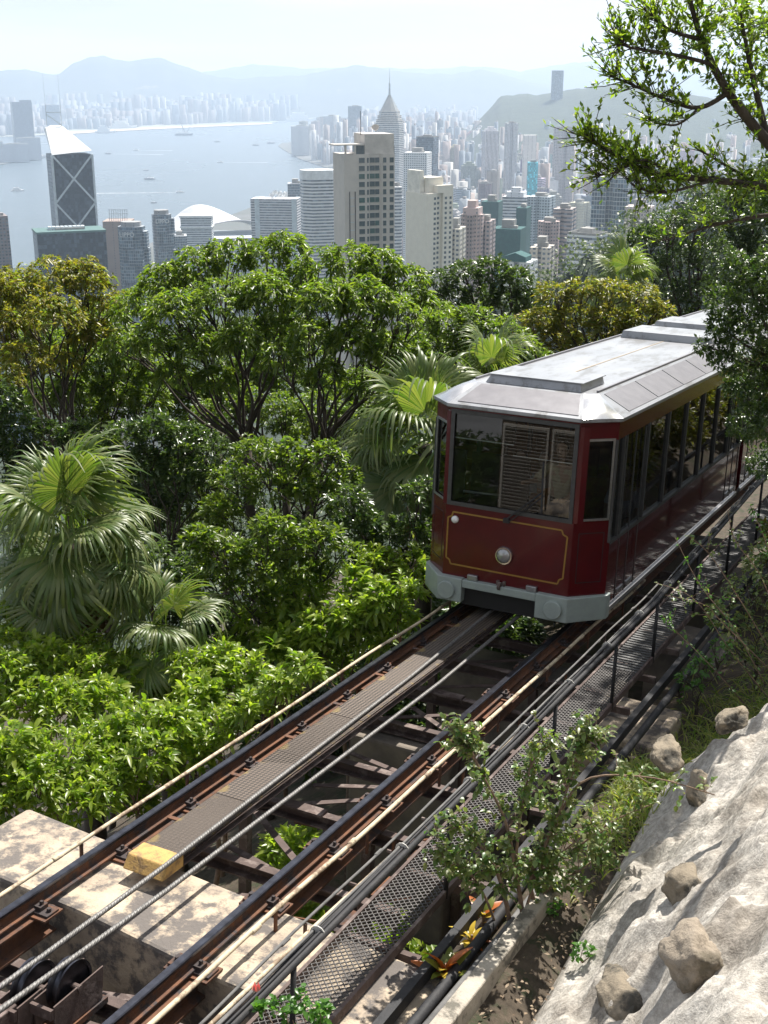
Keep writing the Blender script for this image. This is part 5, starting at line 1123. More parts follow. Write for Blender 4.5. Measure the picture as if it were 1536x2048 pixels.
o=lv.build('far_wood',leaf_mat('far_wood_leaf',(.022,.045,.014),(.05,.085,.02),(.09,.12,.03),.3,.5)); tag(o,kind='stuff'); o['label']='tree canopy covering the steep hillside and spur'
# ------------------------------------------------------------------ facades
def facade(name,wu,wz,a,b,c,d,glass=(.05,.07,.09),stripes=False,bands=False,rough=.25,island=None):
    m,nt,nn,ll,bs=_mk(name)
    tc=nn.new('ShaderNodeTexCoord'); sp_=nn.new('ShaderNodeSeparateXYZ'); ll.new(tc.outputs['Object'],sp_.inputs[0]); sn=nn.new('ShaderNodeSeparateXYZ'); ll.new(tc.outputs['Normal'],sn.inputs[0])
    def M(op,x,y=None,z=None):
        n=nn.new('ShaderNodeMath'); n.operation=op
        for i,v in enumerate((x,y,z)):
            if v is None: continue
            if isinstance(v,(int,float)): n.inputs[i].default_value=v
            else: ll.new(v,n.inputs[i])
        return n.outputs[0]
    isx=M('GREATER_THAN',M('ABSOLUTE',sn.outputs['X']),.5); al=M('SUBTRACT',M('MULTIPLY',sn.outputs['X'],sp_.outputs['Y']),M('MULTIPLY',sn.outputs['Y'],sp_.outputs['X']))
    fu=M('FRACT',M('DIVIDE',M('ADD',al,20000.0),wu)); fz=M('FRACT',M('DIVIDE',sp_.outputs['Z'],wz))
    mu=M('MULTIPLY',M('GREATER_THAN',fu,a),M('LESS_THAN',fu,b)); mz=M('MULTIPLY',M('GREATER_THAN',fz,c),M('LESS_THAN',fz,d))
    mk=mz if bands else (mu if stripes else M('MULTIPLY',mu,mz)); mk=M('MULTIPLY',mk,M('LESS_THAN',M('ABSOLUTE',sn.outputs['Z']),.5))
    oi=nn.new('ShaderNodeObjectInfo'); nz=nn.new('ShaderNodeTexNoise'); nz.inputs['Scale'].default_value=.12; nz.inputs['Detail'].default_value=6; ll.new(tc.outputs['Object'],nz.inputs['Vector'])
    mr=nn.new('ShaderNodeMapRange'); mr.inputs['To Min'].default_value=.8; mr.inputs['To Max'].default_value=1.15; ll.new(nz.outputs['Fac'],mr.inputs['Value'])
    wv=nn.new('ShaderNodeVectorMath'); wv.operation='SCALE'; 
    wsrc=oi.outputs['Color']
    if island:
        gi=nn.new('ShaderNodeNewGeometry'); ri=nn.new('ShaderNodeValToRGB'); ri.color_ramp.interpolation='CONSTANT'; ri.color_ramp.elements[0].color=(*island[0],1); ri.color_ramp.elements[1].position=1/len(island); ri.color_ramp.elements[1].color=(*island[1],1)
        for i_ in range(2,len(island)): e_=ri.color_ramp.elements.new(i_/len(island)); e_.color=(*island[i_],1)
        ll.new(gi.outputs['Random Per Island'],ri.inputs['Fac']); wsrc=ri.outputs['Color']
    ll.new(wsrc,wv.inputs[0]); ll.new(mr.outputs['Result'],wv.inputs['Scale'])
    # a few panes are lighter (blinds, open windows)
    wn_=nn.new('ShaderNodeTexWhiteNoise'); cb=nn.new('ShaderNodeCombineXYZ'); ll.new(M('FLOOR',M('DIVIDE',M('ADD',al,20000.0),wu)),cb.inputs[0]); ll.new(M('FLOOR',M('DIVIDE',sp_.outputs['Z'],wz)),cb.inputs[1]); ll.new(isx,cb.inputs[2]); ll.new(cb.outputs[0],wn_.inputs['Vector'])
    gm=nn.new('ShaderNodeMix'); gm.data_type='RGBA'; gm.inputs['A'].default_value=(*glass,1); gm.inputs['B'].default_value=(*[min(1,g*2.6+.05) for g in glass],1); ll.new(M('POWER',wn_.outputs['Value'],3.0),gm.inputs['Factor'])
    mx=nn.new('ShaderNodeMix'); mx.data_type='RGBA'; ll.new(mk,mx.inputs['Factor']); ll.new(wv.outputs[0],mx.inputs['A']); ll.new(gm.outputs['Result'],mx.inputs['B']); ll.new(mx.outputs['Result'],bs.inputs['Base Color'])
    ll.new(M('SUBTRACT',.85,M('MULTIPLY',mk,.85-rough)),bs.inputs['Roughness'])
    bp=nn.new('ShaderNodeBump'); bp.inputs['Strength'].default_value=.6; bp.inputs['Distance'].default_value=.4; bp.invert=True; ll.new(mk,bp.inputs['Height']); ll.new(bp.outputs['Normal'],bs.inputs['Normal'])
    return m
FG=facade('facade_grid',3.3,3.2,.22,.78,.32,.78); FB=facade('facade_bands',3,3.5,0,1,.45,.9,(.06,.08,.10),bands=True); FS=facade('facade_stripes',3.2,3,.35,.8,0,1,(.07,.09,.11),stripes=True)
FC=facade('facade_curtain',2.4,3.6,.05,.95,.08,.94,(.045,.075,.10),rough=.12); FF=facade('facade_fine',2.2,2.9,.2,.7,.3,.75,(.09,.10,.11)); FP=facade('facade_plain',9,3.0,.70,.80,.3,.7)
NET=mat('green_scaffold_net',(.025,.105,.10),(.02,.08,.08),.4,.9,0,.3,2)
def place(x0,x1,y,D,zb=3,face=0.0):
    """top centre pixel at distance D -> (matrix at the base, width, height)"""
    P=at_dist((x0+x1)/2,y,D); w=(x1-x0)/FPX*D*1.03; az=math.atan2(P.x,P.y)
    return Matrix.Translation((P.x,P.y,zb))@Matrix.Rotation(-az+face,4,'Z'), w, P.z-zb
def plan(kind,w,d):
    if kind=='cruci':
        a,b=w/2,d/2; n=.30; p=[(-a*n,-b),(a*n,-b),(a*n,-b*n*1.9),(a*.72,-b*n*1.9),(a*.72,-b*n),(a,-b*n)]
        q=p+[(x,-y) for x,y in p[::-1]]; q=q+[(-x,-y) for x,y in p]+[(-x,y) for x,y in p[::-1]]
        out=[]
        for v in q:
            if not out or (abs(out[-1][0]-v[0])+abs(out[-1][1]-v[1]))>1e-6: out.append(v)
        return out
    if kind=='notch':
        a,b=w/2,d/2; return [(-a,-b),(-a*.2,-b),(-a*.2,-b*.7),(a*.2,-b*.7),(a*.2,-b),(a,-b),(a,-b*.2),(a*.75,-b*.2),(a*.75,b*.2),(a,b*.2),(a,b),(-a,b),(-a,b*.2),(-a*.75,b*.2),(-a*.75,-b*.2),(-a,-b*.2)]
    if kind=='cham':
        a,b=w/2,d/2; c=.22*w; return [(-a+c,-b),(a-c,-b),(a,-b+c),(a,b-c),(a-c,b),(-a+c,b),(-a,b-c),(-a,-b+c)]
    a,b=w/2,d/2; return [(-a,-b),(a,-b),(a,b),(-a,b)]
ROOFC=mat('flat_roof_grey',(.34,.33,.31),(.22,.22,.21),.2,.9)
def tower(name,lab,M,w,h,d,col_,m,kind='box',top='plant',group=None,cat='building',seed=0):
    rr=random.Random(seed); t=thing(name,lab,cat,M,group); pl=plan(kind,w,d)
    b=MB().prism(pl,0,h).build('walls',m,t); b.color=(*col_,1)
    r=MB()
    if top=='plant':
        r.prism(plan('box',w*.42,d*.42),h,h+3+rr.random()*4); r.box((w*.10,-d*.30,h),(w*.34,-d*.1,h+2+rr.random()*2))
    elif top=='step': r.prism(plan('box',w*.72,d*.72),h,h+5); r.prism(plan('box',w*.4,d*.4),h+5.0,h+10)
    elif top=='para':
        for a in ((-w/2,-d/2,w/2,-d/2+.6),(-w/2,d/2-.6,w/2,d/2),(-w/2,-d/2+.6,-w/2+.6,d/2-.6),(w/2-.6,-d/2+.6,w/2,d/2-.6)): r.box((a[0],a[1],h),(a[2],a[3],h+1.6))
        r.box((-w*.2,-d*.2,h),(w*.22,d*.2,h+4))
    if top: rf=r.build('roof_plant',FP if top=='step' else ROOFC,t); rf.color=(*col_,1)
    return t,b
# ------------------------------------------------------------------ named landmarks
def hero(name,lab,x0,x1,y,D,depth,face,col_,m,kind='box',top='plant',zb=3):
    M,w,h=place(x0,x1,y,D,zb,face); return (*tower(name,lab,M,w,h,depth,col_,m,kind,top,None,'building',int(x0)),w,h,M)
# 1 cross-braced tower with sloping white crown
t=thing('braced_tower','blue glass tower with white crossed bracing and sloping white crown','skyscraper',None)
M,w,h=place(100,174,300,1500,3,R_(9)); t.matrix_world=M; w=44;zs=h-4
GLB=mat('blue_dark_glass',(.035,.06,.085),(.05,.08,.11),.05,.1); WHT=mat('white_metal_cladding',(.78,.80,.80),None,.2,.4); WHE=mat('pale_edge_trim',(.55,.62,.66),None,.2,.5)
GLB2=facade('facade_dark_curtain',2.6,3.9,.04,.96,.05,.95,(.012,.024,.038),rough=.25); GLB2.node_tree.nodes['Principled BSDF'].inputs['Specular IOR Level'].default_value=.25
b=MB().prism([(-w/2,-w/2),(w/2,-w/2),(w/2,w/2),(-w/2,w/2)],0,zs).build('glass_shaft',GLB2,t); b.color=(.04,.06,.08,1)
MB().add([(-w/2,-w/2,zs),(w/2,-w/2,zs+4),(w/2,w/2,zs+8),(-w/2,w/2,zs+26),(-w*.32,w/2,zs+30),(-w*.05,w/2,zs+30),(-w/2,w*.2,zs+28)],[(0,1,5,4,6),(1,2,5),(2,3,4,5),(3,0,6,4)]).build('sloping_crown',WHT,t)
for i in range(5):
    z1=zs-i*w*1.18; z0=z1-w*1.18
    if z0<0: break
    for a,b_ in ((-1,1),(1,-1)):
        MB().bar((a*w/2,-w/2-.3,z1),(b_*w/2,-w/2-.3,z0),2.0,.8,(0,-1,0)).build('brace',WHE,t)
        MB().bar((w/2+.3,a*w/2,z1),(w/2+.3,b_*w/2,z0),2.0,.8,(1,0,0)).build('brace',WHE,t)
for x,y in ((-w/2,-w/2),(w/2,-w/2),(w/2,w/2)): MB().box((x-1.1,y-1.1,0),(x+1.1,y+1.1,zs)).build('corner_column',WHE,t)
mm=MB(); fx,fy=-w*.30,w*.46
for x in (-w*.42,-w*.05): mm.tube([(x,fy,zs+24),(x,fy,zs+48),(x,fy,zs+58),(x,fy,zs+86)],[.4,.35,.14,.1],8)
mm.bar((-w*.42,fy,zs+44),(-w*.05,fy,zs+44),.9,.9); mm.bar((-w*.42,fy,zs+42),(-w*.05,fy,zs+30),.9,.9)
mm.build('twin_masts',WHE,t)
# 2 dark block in front of it
r=hero('office_block','wide dark glass office block below the braced tower',76,199,462,1300,40,R_(7),(.03,.045,.055),GLB2,'box','para'); 
MB().box((-r[2]/2-.6,-20.6,r[3]),(r[2]/2+.6,20.6,r[3]+2)).build('roof_rim',mat('green_trim',(.07,.16,.15),None,.3,.6),r[0])
g=MB(); [g.box((-r[2]*.3+i*4,-6,r[3]+2),(-r[2]*.3+i*4+3,4,r[3]+5)) for i in range(9)]; g.build('roof_units',WHE,r[0])['kind']='stuff'
# 3 twin knobbed glass towers with lettering
def lettering(txt,parent,x,y,z,size,m,rot=0):
    cu=bpy.data.curves.new('lettering','FONT'); cu.body=txt; cu.size=size; cu.extrude=.15; cu.align_x='CENTER'
    o=bpy.data.objects.new('tmp',cu); col.objects.link(o); dg=bpy.context.evaluated_depsgraph_get(); me=bpy.data.meshes.new_from_object(o.evaluated_get(dg)); bpy.data.objects.remove(o)
    me.materials.clear(); me.materials.append(m); q=link_mesh('lettering',me,parent); q.matrix_local=Matrix.Translation((x,y,z))@Matrix.Rotation(rot,4,'Z')@Matrix.Rotation(R_(90),4,'X'); return q
for lab,x0,x1,y,D,f in (('faceted grey glass tower with stepped bulges beside the brown block',233,292,452,1450,R_(-14)),('faceted glass tower with white letters near its top',301,344,428,1600,R_(10))):
    M,w,h=place(x0,x1,y,D,3,f); t=thing('faceted_tower',lab,'building',M,'twin faceted towers'); d=w*.85
    b=MB().prism(plan('cham',w*.8,d*.8),0,h).build('core',FC,t); b.color=(.30,.33,.36,1)
    k=0;z=h-5
    while z>20:
        bl=MB(); hh=18
        if k%2==0: bl.box((-w*.30,-d*.5,z-hh),(w*.14,-d*.40,z))
        else: bl.box((-w*.05,-d*.5,z-hh),(w*.42,-d*.40,z)); 
        o=bl.build('bulge',FC,t); o.color=(.42,.46,.50,1)
        bl=MB().box((w*.40,-d*.25+ (d*.2 if k%2 else 0),z-hh),(w*.52,d*.10+(d*.2 if k%2 else 0),z)); o=bl.build('bulge',FC,t); o.color=(.42,.46,.50,1)
        z-=hh+1; k+=1
    o=MB().prism(plan('cham',w*.6,d*.6),h,h+5).build('roof_cap',FP,t); o.color=(.3,.3,.3,1)
    lettering('LIPPO',t,-w*.05,-d*.52,h-10,6.5,WHT)
# 4 brown block with sign frame
r=hero('office_block','brown office block carrying a slatted sign frame on its roof',212,262,440,1560,34,R_(-10),(.36,.27,.23),FP,'box',None)
sg_=MB(); [sg_.bar((-9+i*2.6,-10,r[3]),(-9+i*2.6,-6,r[3]+13),.7,.7,(1,0,0)) for i in range(9)]; sg_.bar((-10,-9,r[3]+3),(13,-9,r[3]+3),.6,.6).bar((-10,-7,r[3]+8),(13,-7,r[3]+8),.6,.6).bar((-10,-6,r[3]+12.5),(13,-6,r[3]+12.5),.6,.6); sg_.build('sign_frame',WHE,r[0])
# 5 exhibition centre with winged roof
ec=at_dist(425,440,2550); az=math.atan2(ec.x,ec.y); t=thing('exhibition_centre','waterfront exhibition hall under a sweeping winged white roof','building',Matrix.Translation((ec.x,ec.y,3))@Matrix.Rotation(-az,4,'Z'))
V=[];nx,ny=36,14
for i in range(nx+1):
    for j in range(ny+1):
        x=-95+190*i/nx; y=-40+95*j/ny; q=abs(x+5)/95
        z=52+13*math.exp(-((x+50)/55)**2)*(j/ny)+14*(1-q*q)*(.3+.7*j/ny)-12*math.sin(j/ny*math.pi)*math.cos(x/60)+9*math.sin(x/40+j*.14)
        V.append((x*(1-.15*(j/ny)),y,z))
Q=[(i*(ny+1)+j,(i+1)*(ny+1)+j,(i+1)*(ny+1)+j+1,i*(ny+1)+j+1) for i in range(nx) for j in range(ny)]
rf=link_mesh('winged_roof',np_mesh('winged_roof',V,Q,mat('pale_roof_metal',(.72,.70,.70),(.6,.6,.62),.05,.35,.3),True),t); sm=rf.modifiers.new('s','SOLIDIFY'); sm.thickness=2
b=MB().prism([(-80,-34),(85,-34),(85,45),(-80,45)],0,34).build('glass_hall',FC,t); b.color=(.4,.46,.5,1)
r=hero('office_block','low glass office block with pale rounded roof line before the exhibition hall',365,422,433,2050,36,R_(-6),(.55,.58,.60),FB,'box',None); MB().box((-r[2]/2-1.5,-19.5,r[3]),(r[2]/2+1.5,19.5,r[3]+3)).box((-r[2]/2-1.5,-19.5,r[3]-16),(r[2]/2+1.5,19.5,r[3]-14)).build('roof_slab',WHT,r[0])
hero('office_block','low grey glass block next to the lettered tower',345,372,470,1900,30,0,(.45,.48,.50),FC)
hero('office_block','low pale block on the waterfront before the winged roof',425,512,474,2200,40,R_(4),(.42,.46,.50),FB,'box',None)
# 6 banded office with dishes
r=hero('office_block','pale office block with dark bands and satellite dishes on top',508,596,396,1800,34,R_(-12),(.55,.55,.57),FB,'box',None)
for x_ in (-r[2]*.36,r[2]*.44): MB().box((x_-3.4,-17.8,0),(x_+3.4,17.8,r[3]+.5)).build('end_bay',WHE,r[0])
dm=MB().lathe([(.2,-1.0),(2.2,-.4),(3.2,.8),(3.3,.8),(2.2,-.7),(.2,-1.3)],(0,0,0),'y',14).mesh('dish',WHT)
for i in range(7):
    o=link_mesh('satellite_dish',dm,r[0]); o.location=(-6+3.2*i,(-3,3)[i%2],r[3]+4+(i*37%5)); o.rotation_euler=(.6,.2*i,0.3*i); MB().tube([(0,0,-6-(i*37%5)),(0,0,0)],.35,5).build('mast',WHE,o)
# 7 others on the left of the grey tower
hero('office_block','narrow dull grey block behind the banded office',576,604,366,1900,28,0,(.38,.40,.43),FC)
r=hero('hotel_tower','white hotel tower with rounded end and stacked balconies',604,672,358,1420,30,R_(14),(.68,.68,.68),FB,'cham',None); MB().prism(plan('cham',r[2]*1.02,30.6),r[3],r[3]+10).build('crown_band',WHT,r[0])
hero('hotel_tower','white round ended hotel tower peeping past the grey tower',780,797,372,1350,26,R_(20),(.70,.70,.70),FB,'cham','plant')
# 8 big grey residential tower with built windows
t=thing('apartment_tower','big grey apartment tower with rows of dark bay windows and roof dish','building',None)
M,w,h=place(670,784,285,514,150,R_(16)); t.matrix_world=M; w=20.5; d=17.0
GW=mat('grey_tile_wall',(.56,.52,.47),(.50,.47,.43),.3,.85,0,.1,2); GWL=mat('grey_tile_wall_pale',(.62,.58,.53),None,.3,.85); WG=mat('window_blue_glass',(.05,.075,.085),(.08,.11,.115),.6,.12); WGG=mat('window_green_glass',(.06,.13,.12),None,.6,.12)
H1=h-4
MB().prism([(-w/2,-d/2),(-w*.02,-d/2),(w*.02,-d/2+1.1),(w*.22,-d/2+1.1),(w*.26,-d/2),(w/2,-d/2),(w/2,d/2),(-w/2,d/2)],0,H1).build('walls',GW,t)
MB().prism([(-w*.08,-d/2+1.3),(w/2-.2,-d/2+.3),(w/2-.2,d/2-.5),(-w*.08,d/2-.5)],H1,H1+7.5).build('upper_block',GWL,t)
MB().box((-w/2-4,-d/2+.2,H1+3.3),(-w*.1,-d/2+8,H1+3.8)).build('roof_canopy',GWL,t)
for x in (-w/2+.4,-w/2+4.2): MB().box((x,-d/2+.4,H1),(x+.7,-d/2+1.1,H1+3.3)).build('canopy_post',GWL,t)
MB().box((-w*.26,-d/2+1.2,H1),(-w*.09,-d/2+6,H1+3.2)).build('penthouse_glass',WG,t)
MB().tube([(-w*.1,-3,H1+7),(-w*.1,-3,H1+16)],.12,6).build('aerial',FRAME,t)
o=MB().lathe([(.1,-.6),(1.0,-.3),(1.5,.4),(1.55,.4),(1.0,-.45),(.1,-.75)],(0,0,0),'z',16).build('satellite_dish',GWL,t); o.location=(w*.18,-4,H1+9.6); o.rotation_euler=(.7,-.4,0); MB().tube([(0,0,-2.1),(0,0,-.6)],.15,6).build('mast',FRAME,o)
win=MB().box((-.5,-.12,-.95),(.5,.02,.95)).mesh('window',WG); wing=MB().box((-.5,-.12,-.95),(.5,.02,.95)).mesh('window',WGG); sill=MB().box((-.55,-.25,-1.1),(.55,.0,-.97)).mesh('sill',GWL)
nf=0; z=H1-2.3
while z>H1-62:
    for x,ww,yy in ((-w*.155,2.3,-d/2),(-w*.035,.7,-d/2),(w*.06,2.3,-d/2+1.1),(w*.165,1.7,-d/2+1.1),(w*.30,1.3,-d/2),(w*.44,1.6,-d/2)):
        o=link_mesh('window',wing if (nf in(2,5) or (nf*7+int(x*3))%11==0) and x<0.2*w else win,t); o.location=(x,yy-.01,z); o.scale=(ww,1,1)
        q=link_mesh('sill',sill,o)
    nf+=1; z-=3.02
for z0 in np.arange(H1-60,H1-14,3.1): MB().box((-w*.40,-d/2-.1,z0),(-w*.30,-d/2,z0+.25)).build('facade_strip',WHE,t)
for x in (-w*.40,-w*.29): MB().box((x-.15,-d/2-.2,0),(x+.15,-d/2+.0,H1-14)).build('drain_pipe',FRAME,t)
for z0 in np.arange(H1-58,H1-3,3.02):
    for yy in (-d*.22,d*.2): o=link_mesh('window',win,t); o.location=(w/2+.01,yy,z0); o.rotation_euler=(0,0,R_(90)); o.scale=(1.4,1,1)
for yy in (-d*.42,-d*.05): MB().box((w/2,yy-.2,0),(w/2+.25,yy+.2,H1+3)).build('side_pipe',FRAME,t)
# 9 cream residential tower
t=thing('apartment_tower','cream apartment tower with tiers of small balconies and stepped roof','building',None)
M,w,h=place(815,903,384,780,90,R_(38)); t.matrix_world=M; w=20; d=21
CRM=mat('cream_wall',(.74,.70,.60),(.68,.64,.55),.3,.85); CRW=mat('cream_balcony',(.80,.77,.68),None,.3,.8)
MB().prism([(-w/2,-d/2),(-w*.12,-d/2),(-w*.12,-d/2+2),(w*.12,-d/2+2),(w*.12,-d/2),(w/2,-d/2),(w/2,-d*.1),(w/2-1.6,-d*.1),(w/2-1.6,d*.12),(w/2,d*.12),(w/2,d/2),(-w/2,d/2)],0,h).build('walls',CRM,t)
MB().prism(plan('box',w*.55,d*.6),h,h+9).build('roof_drum',CRM,t); MB().box((-w*.1,-d*.5,h),(w*.5,-d*.2,h+4.5)).build('roof_room',CRM,t); MB().box((-w*.45,-d*.1,h),(-w*.30,d*.5,h+13)).build('roof_screen',CRW,t)
cw_=MB().box((-.8,-.08,-.75),(.8,.02,.75)).mesh('window',WG); bal=MB().box((-1.4,-1.0,-1.5),(1.4,.0,-1.2)).box((-1.4,-1.0,-1.2),(1.4,-.85,-.45)).mesh('balcony',CRW)
for z0 in np.arange(h-62,h-1,2.95):
    for x,yy in ((-w*.2,-d/2),(w*.22,-d/2),(w*.40,-d/2),(0,-d/2+2)): o=link_mesh('window',cw_,t); o.location=(x,yy-.01,z0)
    for yy in (-d*.36,-d*.2,d*.2,d*.38):
        o=link_mesh('window',cw_,t); o.location=(w/2+.01,yy,z0); o.rotation_euler=(0,0,R_(90))
        if abs(yy)>d*.3: q=link_mesh('balcony',bal,o)
# 10 spired tower
t=thing('spired_tower','tall silver tower with stepped pyramid crown and needle mast','skyscraper',None); M,w,h=place(752,806,247,2600,3,R_(-20)); t.matrix_world=M; w=50
b=MB().prism(plan('cham',w,w),0,h).build('shaft',FB,t); b.color=(.58,.58,.56,1)
z=h
for k,f in enumerate((.94,.84,.72)): b=MB().prism(plan('cham',w*f,w*f),z,z+8).build('crown_step',FB,t); b.color=(.62,.60,.56,1); z+=8
pl=plan('cham',w*.66,w*.66); n=len(pl); MB().add([(x,y,z) for x,y in pl]+[(0,0,z+34)],[(i,(i+1)%n,n) for i in range(n)]).build('pyramid',mat('silver_pyramid',(.5,.49,.45),(.4,.4,.38),.1,.3,.6),t)
for i in range(0,8,2): MB().tube([(pl[i][0]*1.35,pl[i][1]*1.35,z-14),(pl[i][0]*1.05,pl[i][1]*1.05,z+6),(0,0,z+34)],.6,5).build('crown_rib',WHE,t)
MB().tube([(0,0,z+30),(0,0,z+52),(0,0,z+53),(0,0,z+80)],[2.2,1.8,.7,.3],8).build('needle_mast',WHE,t)
# 11 the rest of the picked-out blocks
H=hero
H('office_tower','dark framed office tower with white corner strip',838,872,274,2300,30,R_(-18),(.16,.17,.22),FC,'box','para')
H('office_tower','white gridded office tower with lift house in front of the dark framed tower',813,858,304,2000,32,R_(-14),(.72,.73,.74),FG,'box','plant')
H('slim_tower','slim white tower with dark glass stripe in the city middle',968,995,262,3000,24,R_(20),(.66,.64,.66),FS,'box','step')
H('slim_tower','pair topped pale residential tower before the wooded hill',1012,1034,246,3300,24,R_(10),(.62,.62,.62),FS,'notch','plant')
H('slab_block','broad plain white slab block before the wooded hill',1048,1072,270,2900,18,R_(5),(.68,.67,.64),FP,'box',None)
H('office_tower','bulky grey brown tower beside the white slab block',1112,1146,256,3000,34,R_(12),(.42,.39,.39),FG,'notch','para')
H('office_tower','small turquoise glass tower in the city middle',1056,1075,324,2400,20,R_(4),(.08,.36,.42),facade('facade_turquoise',2.4,3.6,.05,.95,.08,.94,(.03,.30,.38)),'box','plant')
H('hill_tower','tapering dark tower standing alone on the hill crest',1105,1126,141,5450,36,R_(8),(.10,.14,.18),FC,'cham','none',150)
H('apartment_tower','tall dark glass apartment tower with pale edge strips by the wooded spur',1196,1262,352,1100,26,R_(-14),(.50,.53,.54),FC,'notch','plant')
H('apartment_tower','white tower with fine vertical stripes beside the dark glass tower',1263,1306,352,1300,24,R_(-6),(.74,.74,.76),FS,'box','plant')
H('apartment_tower','plain blue grey tower edge next to the finely striped tower',1306,1332,362,1350,24,R_(-8),(.20,.26,.34),FC,'box',None)
H('apartment_block','white low block with short columns above the wooded spur',1310,1338,392,1150,18,0,(.66,.67,.68),FG,'box',None)
H('apartment_block','pinkish block under the finely striped tower',1256,1304,412,1000,20,R_(-8),(.52,.45,.43),FF,'notch','plant')
r=H('apartment_block','white slab block with blue windows on the spur edge',1144,1206,468,850,16,R_(-24),(.62,.64,.66),FB,'box','para',60)
r=H('apartment_block','white block with green gabled roof screen',1014,1068,520,800,18,R_(-16),(.66,.68,.68),FF,'notch',None,60)
MB().add([(-8,-9.3,r[3]),(6,-9.3,r[3]),(6,-9.3,r[3]+3),(-1,-9.3,r[3]+5.5),(-8,-9.3,r[3]+3),(-8,4,r[3]),(6,4,r[3]),(6,4,r[3]+3),(-1,4,r[3]+5.5),(-8,4,r[3]+3)],[(0,1,2,3,4),(9,8,7,6,5),(1,6,7,2),(2,7,8,3),(3,8,9,4),(0,4,9,5)]).build('gable_screen',NET,r[0])
H('apartment_block','beige stepped apartment block beside the green gabled one',1066,1104,492,860,20,R_(-10),(.50,.46,.40),FG,'notch','plant',60)
for x0,x1,y,D,lab in ((990,1046,455,1000,'broad low building wrapped in teal scaffold netting'),(968,1001,402,1350,'tall building wrapped in teal scaffold netting'),(1038,1058,414,1250,'narrow greenish netted building beside pink blocks')):
    M,w,h=place(x0,x1,y,D,40,R_(-12)); tower('netted_building',lab,M,w,h,22,(.03,.16,.15),NET,'box','plant',None,'building',x0)
H('apartment_block','rose pink apartment block with dark rooftop and glass bays',925,966,428,950,22,R_(-12),(.48,.38,.36),FF,'cruci','step',60)
H('apartment_block','darker pink apartment wing beside the rose pink block',962,986,440,960,20,R_(-12),(.40,.33,.32),FG,'notch','plant',60)
H('apartment_block','cream low block tucked between cream tower and pink block',900,926,455,900,20,R_(-12),(.55,.52,.45),FG,'notch','plant',60)
H('apartment_block','pink block with turquoise centre bays',1078,1118,442,1100,20,R_(-6),(.56,.44,.42),FF,'cruci','plant',40)
H('apartment_block','brown grey block with stacked dark bays',1112,1148,416,1150,22,R_(-10),(.42,.36,.34),FB,'notch','plant',40)
H('office_block','broad white block with horizontal louvres in the near city',1010,1056,392,1500,24,R_(-12),(.62,.64,.66),FB,'box','step',20)
H('office_block','pale blue block with ledges beside the louvred white block',1060,1105,392,1500,26,R_(-16),(.46,.52,.56),FG,'notch','plant',20)
H('office_block','dark glass block at the water edge behind the banded hotel',642,668,352,2300,26,R_(6),(.22,.27,.32),FC,'box','plant')
H('point_tower','cluster of pale tower blocks on the headland, first slab',583,616,252,6000,40,0,(.55,.58,.60),FF,'notch','plant')
H('point_tower','taller pale headland tower behind the first slab',648,680,232,6100,40,0,(.50,.55,.60),FF,'notch','plant')
H('point_tower','bluish headland tower with flat top near the spired tower',697,722,212,5600,40,0,(.34,.40,.48),FC,'box','plant')
# left-hand shore
M,w,h=place(24,58,200,6300,3,R_(8)); t,b=tower('ribbed_tower','lone dark ribbed tower on the far peninsula',M,w,h-8,70,(.16,.20,.26),FS,'box',None,None,'skyscraper',4); o=MB().box((-w*.05,-20,h-8),(w*.5,20,h)).build('roof_screen',FS,t); o.color=(.16,.2,.26,1)
M,w,h=place(92,116,210,8600,3,0); tower('ribbed_tower','paler blocky tower on the far shore behind the masts',M,w,h,60,(.30,.36,.42),FC,'box','para',None,'skyscraper',5)
for x0,x1,y,D,lab in ((0,52,288,5700,'row of pale pier apartments on the peninsula'),(35,77,276,5850,'bluish pier apartments behind the pale row'),(-60,0,284,5700,'long pale pier building at the peninsula root')):
    M,w,h=place(x0,x1,y,D,3,0); tower('pier_building',lab,M,w,h,50,(.50,.54,.58),FS,'notch','para',None,'building',x0+99)
H('office_tower','slim dark brown tower edge standing at the waterfront before the harbour',-30,9,430,1350,30,R_(6),(.20,.17,.17),FG,'box','plant')
for x0,x1,y,D,c,m,lab in ((0,60,770,520,(.10,.14,.16),FC,'dark teal glass block glimpsed under the yellow tinged tree'),(150,235,775,560,(.62,.55,.5),FF,'pale pinkish block glimpsed between the tree trunks'),(225,300,760,600,(.6,.6,.6),FG,'white block glimpsed behind the forked trunk')):
    H('apartment_block',lab,x0,x1,y,D,18,R_(10),c,m,'notch','plant',100)
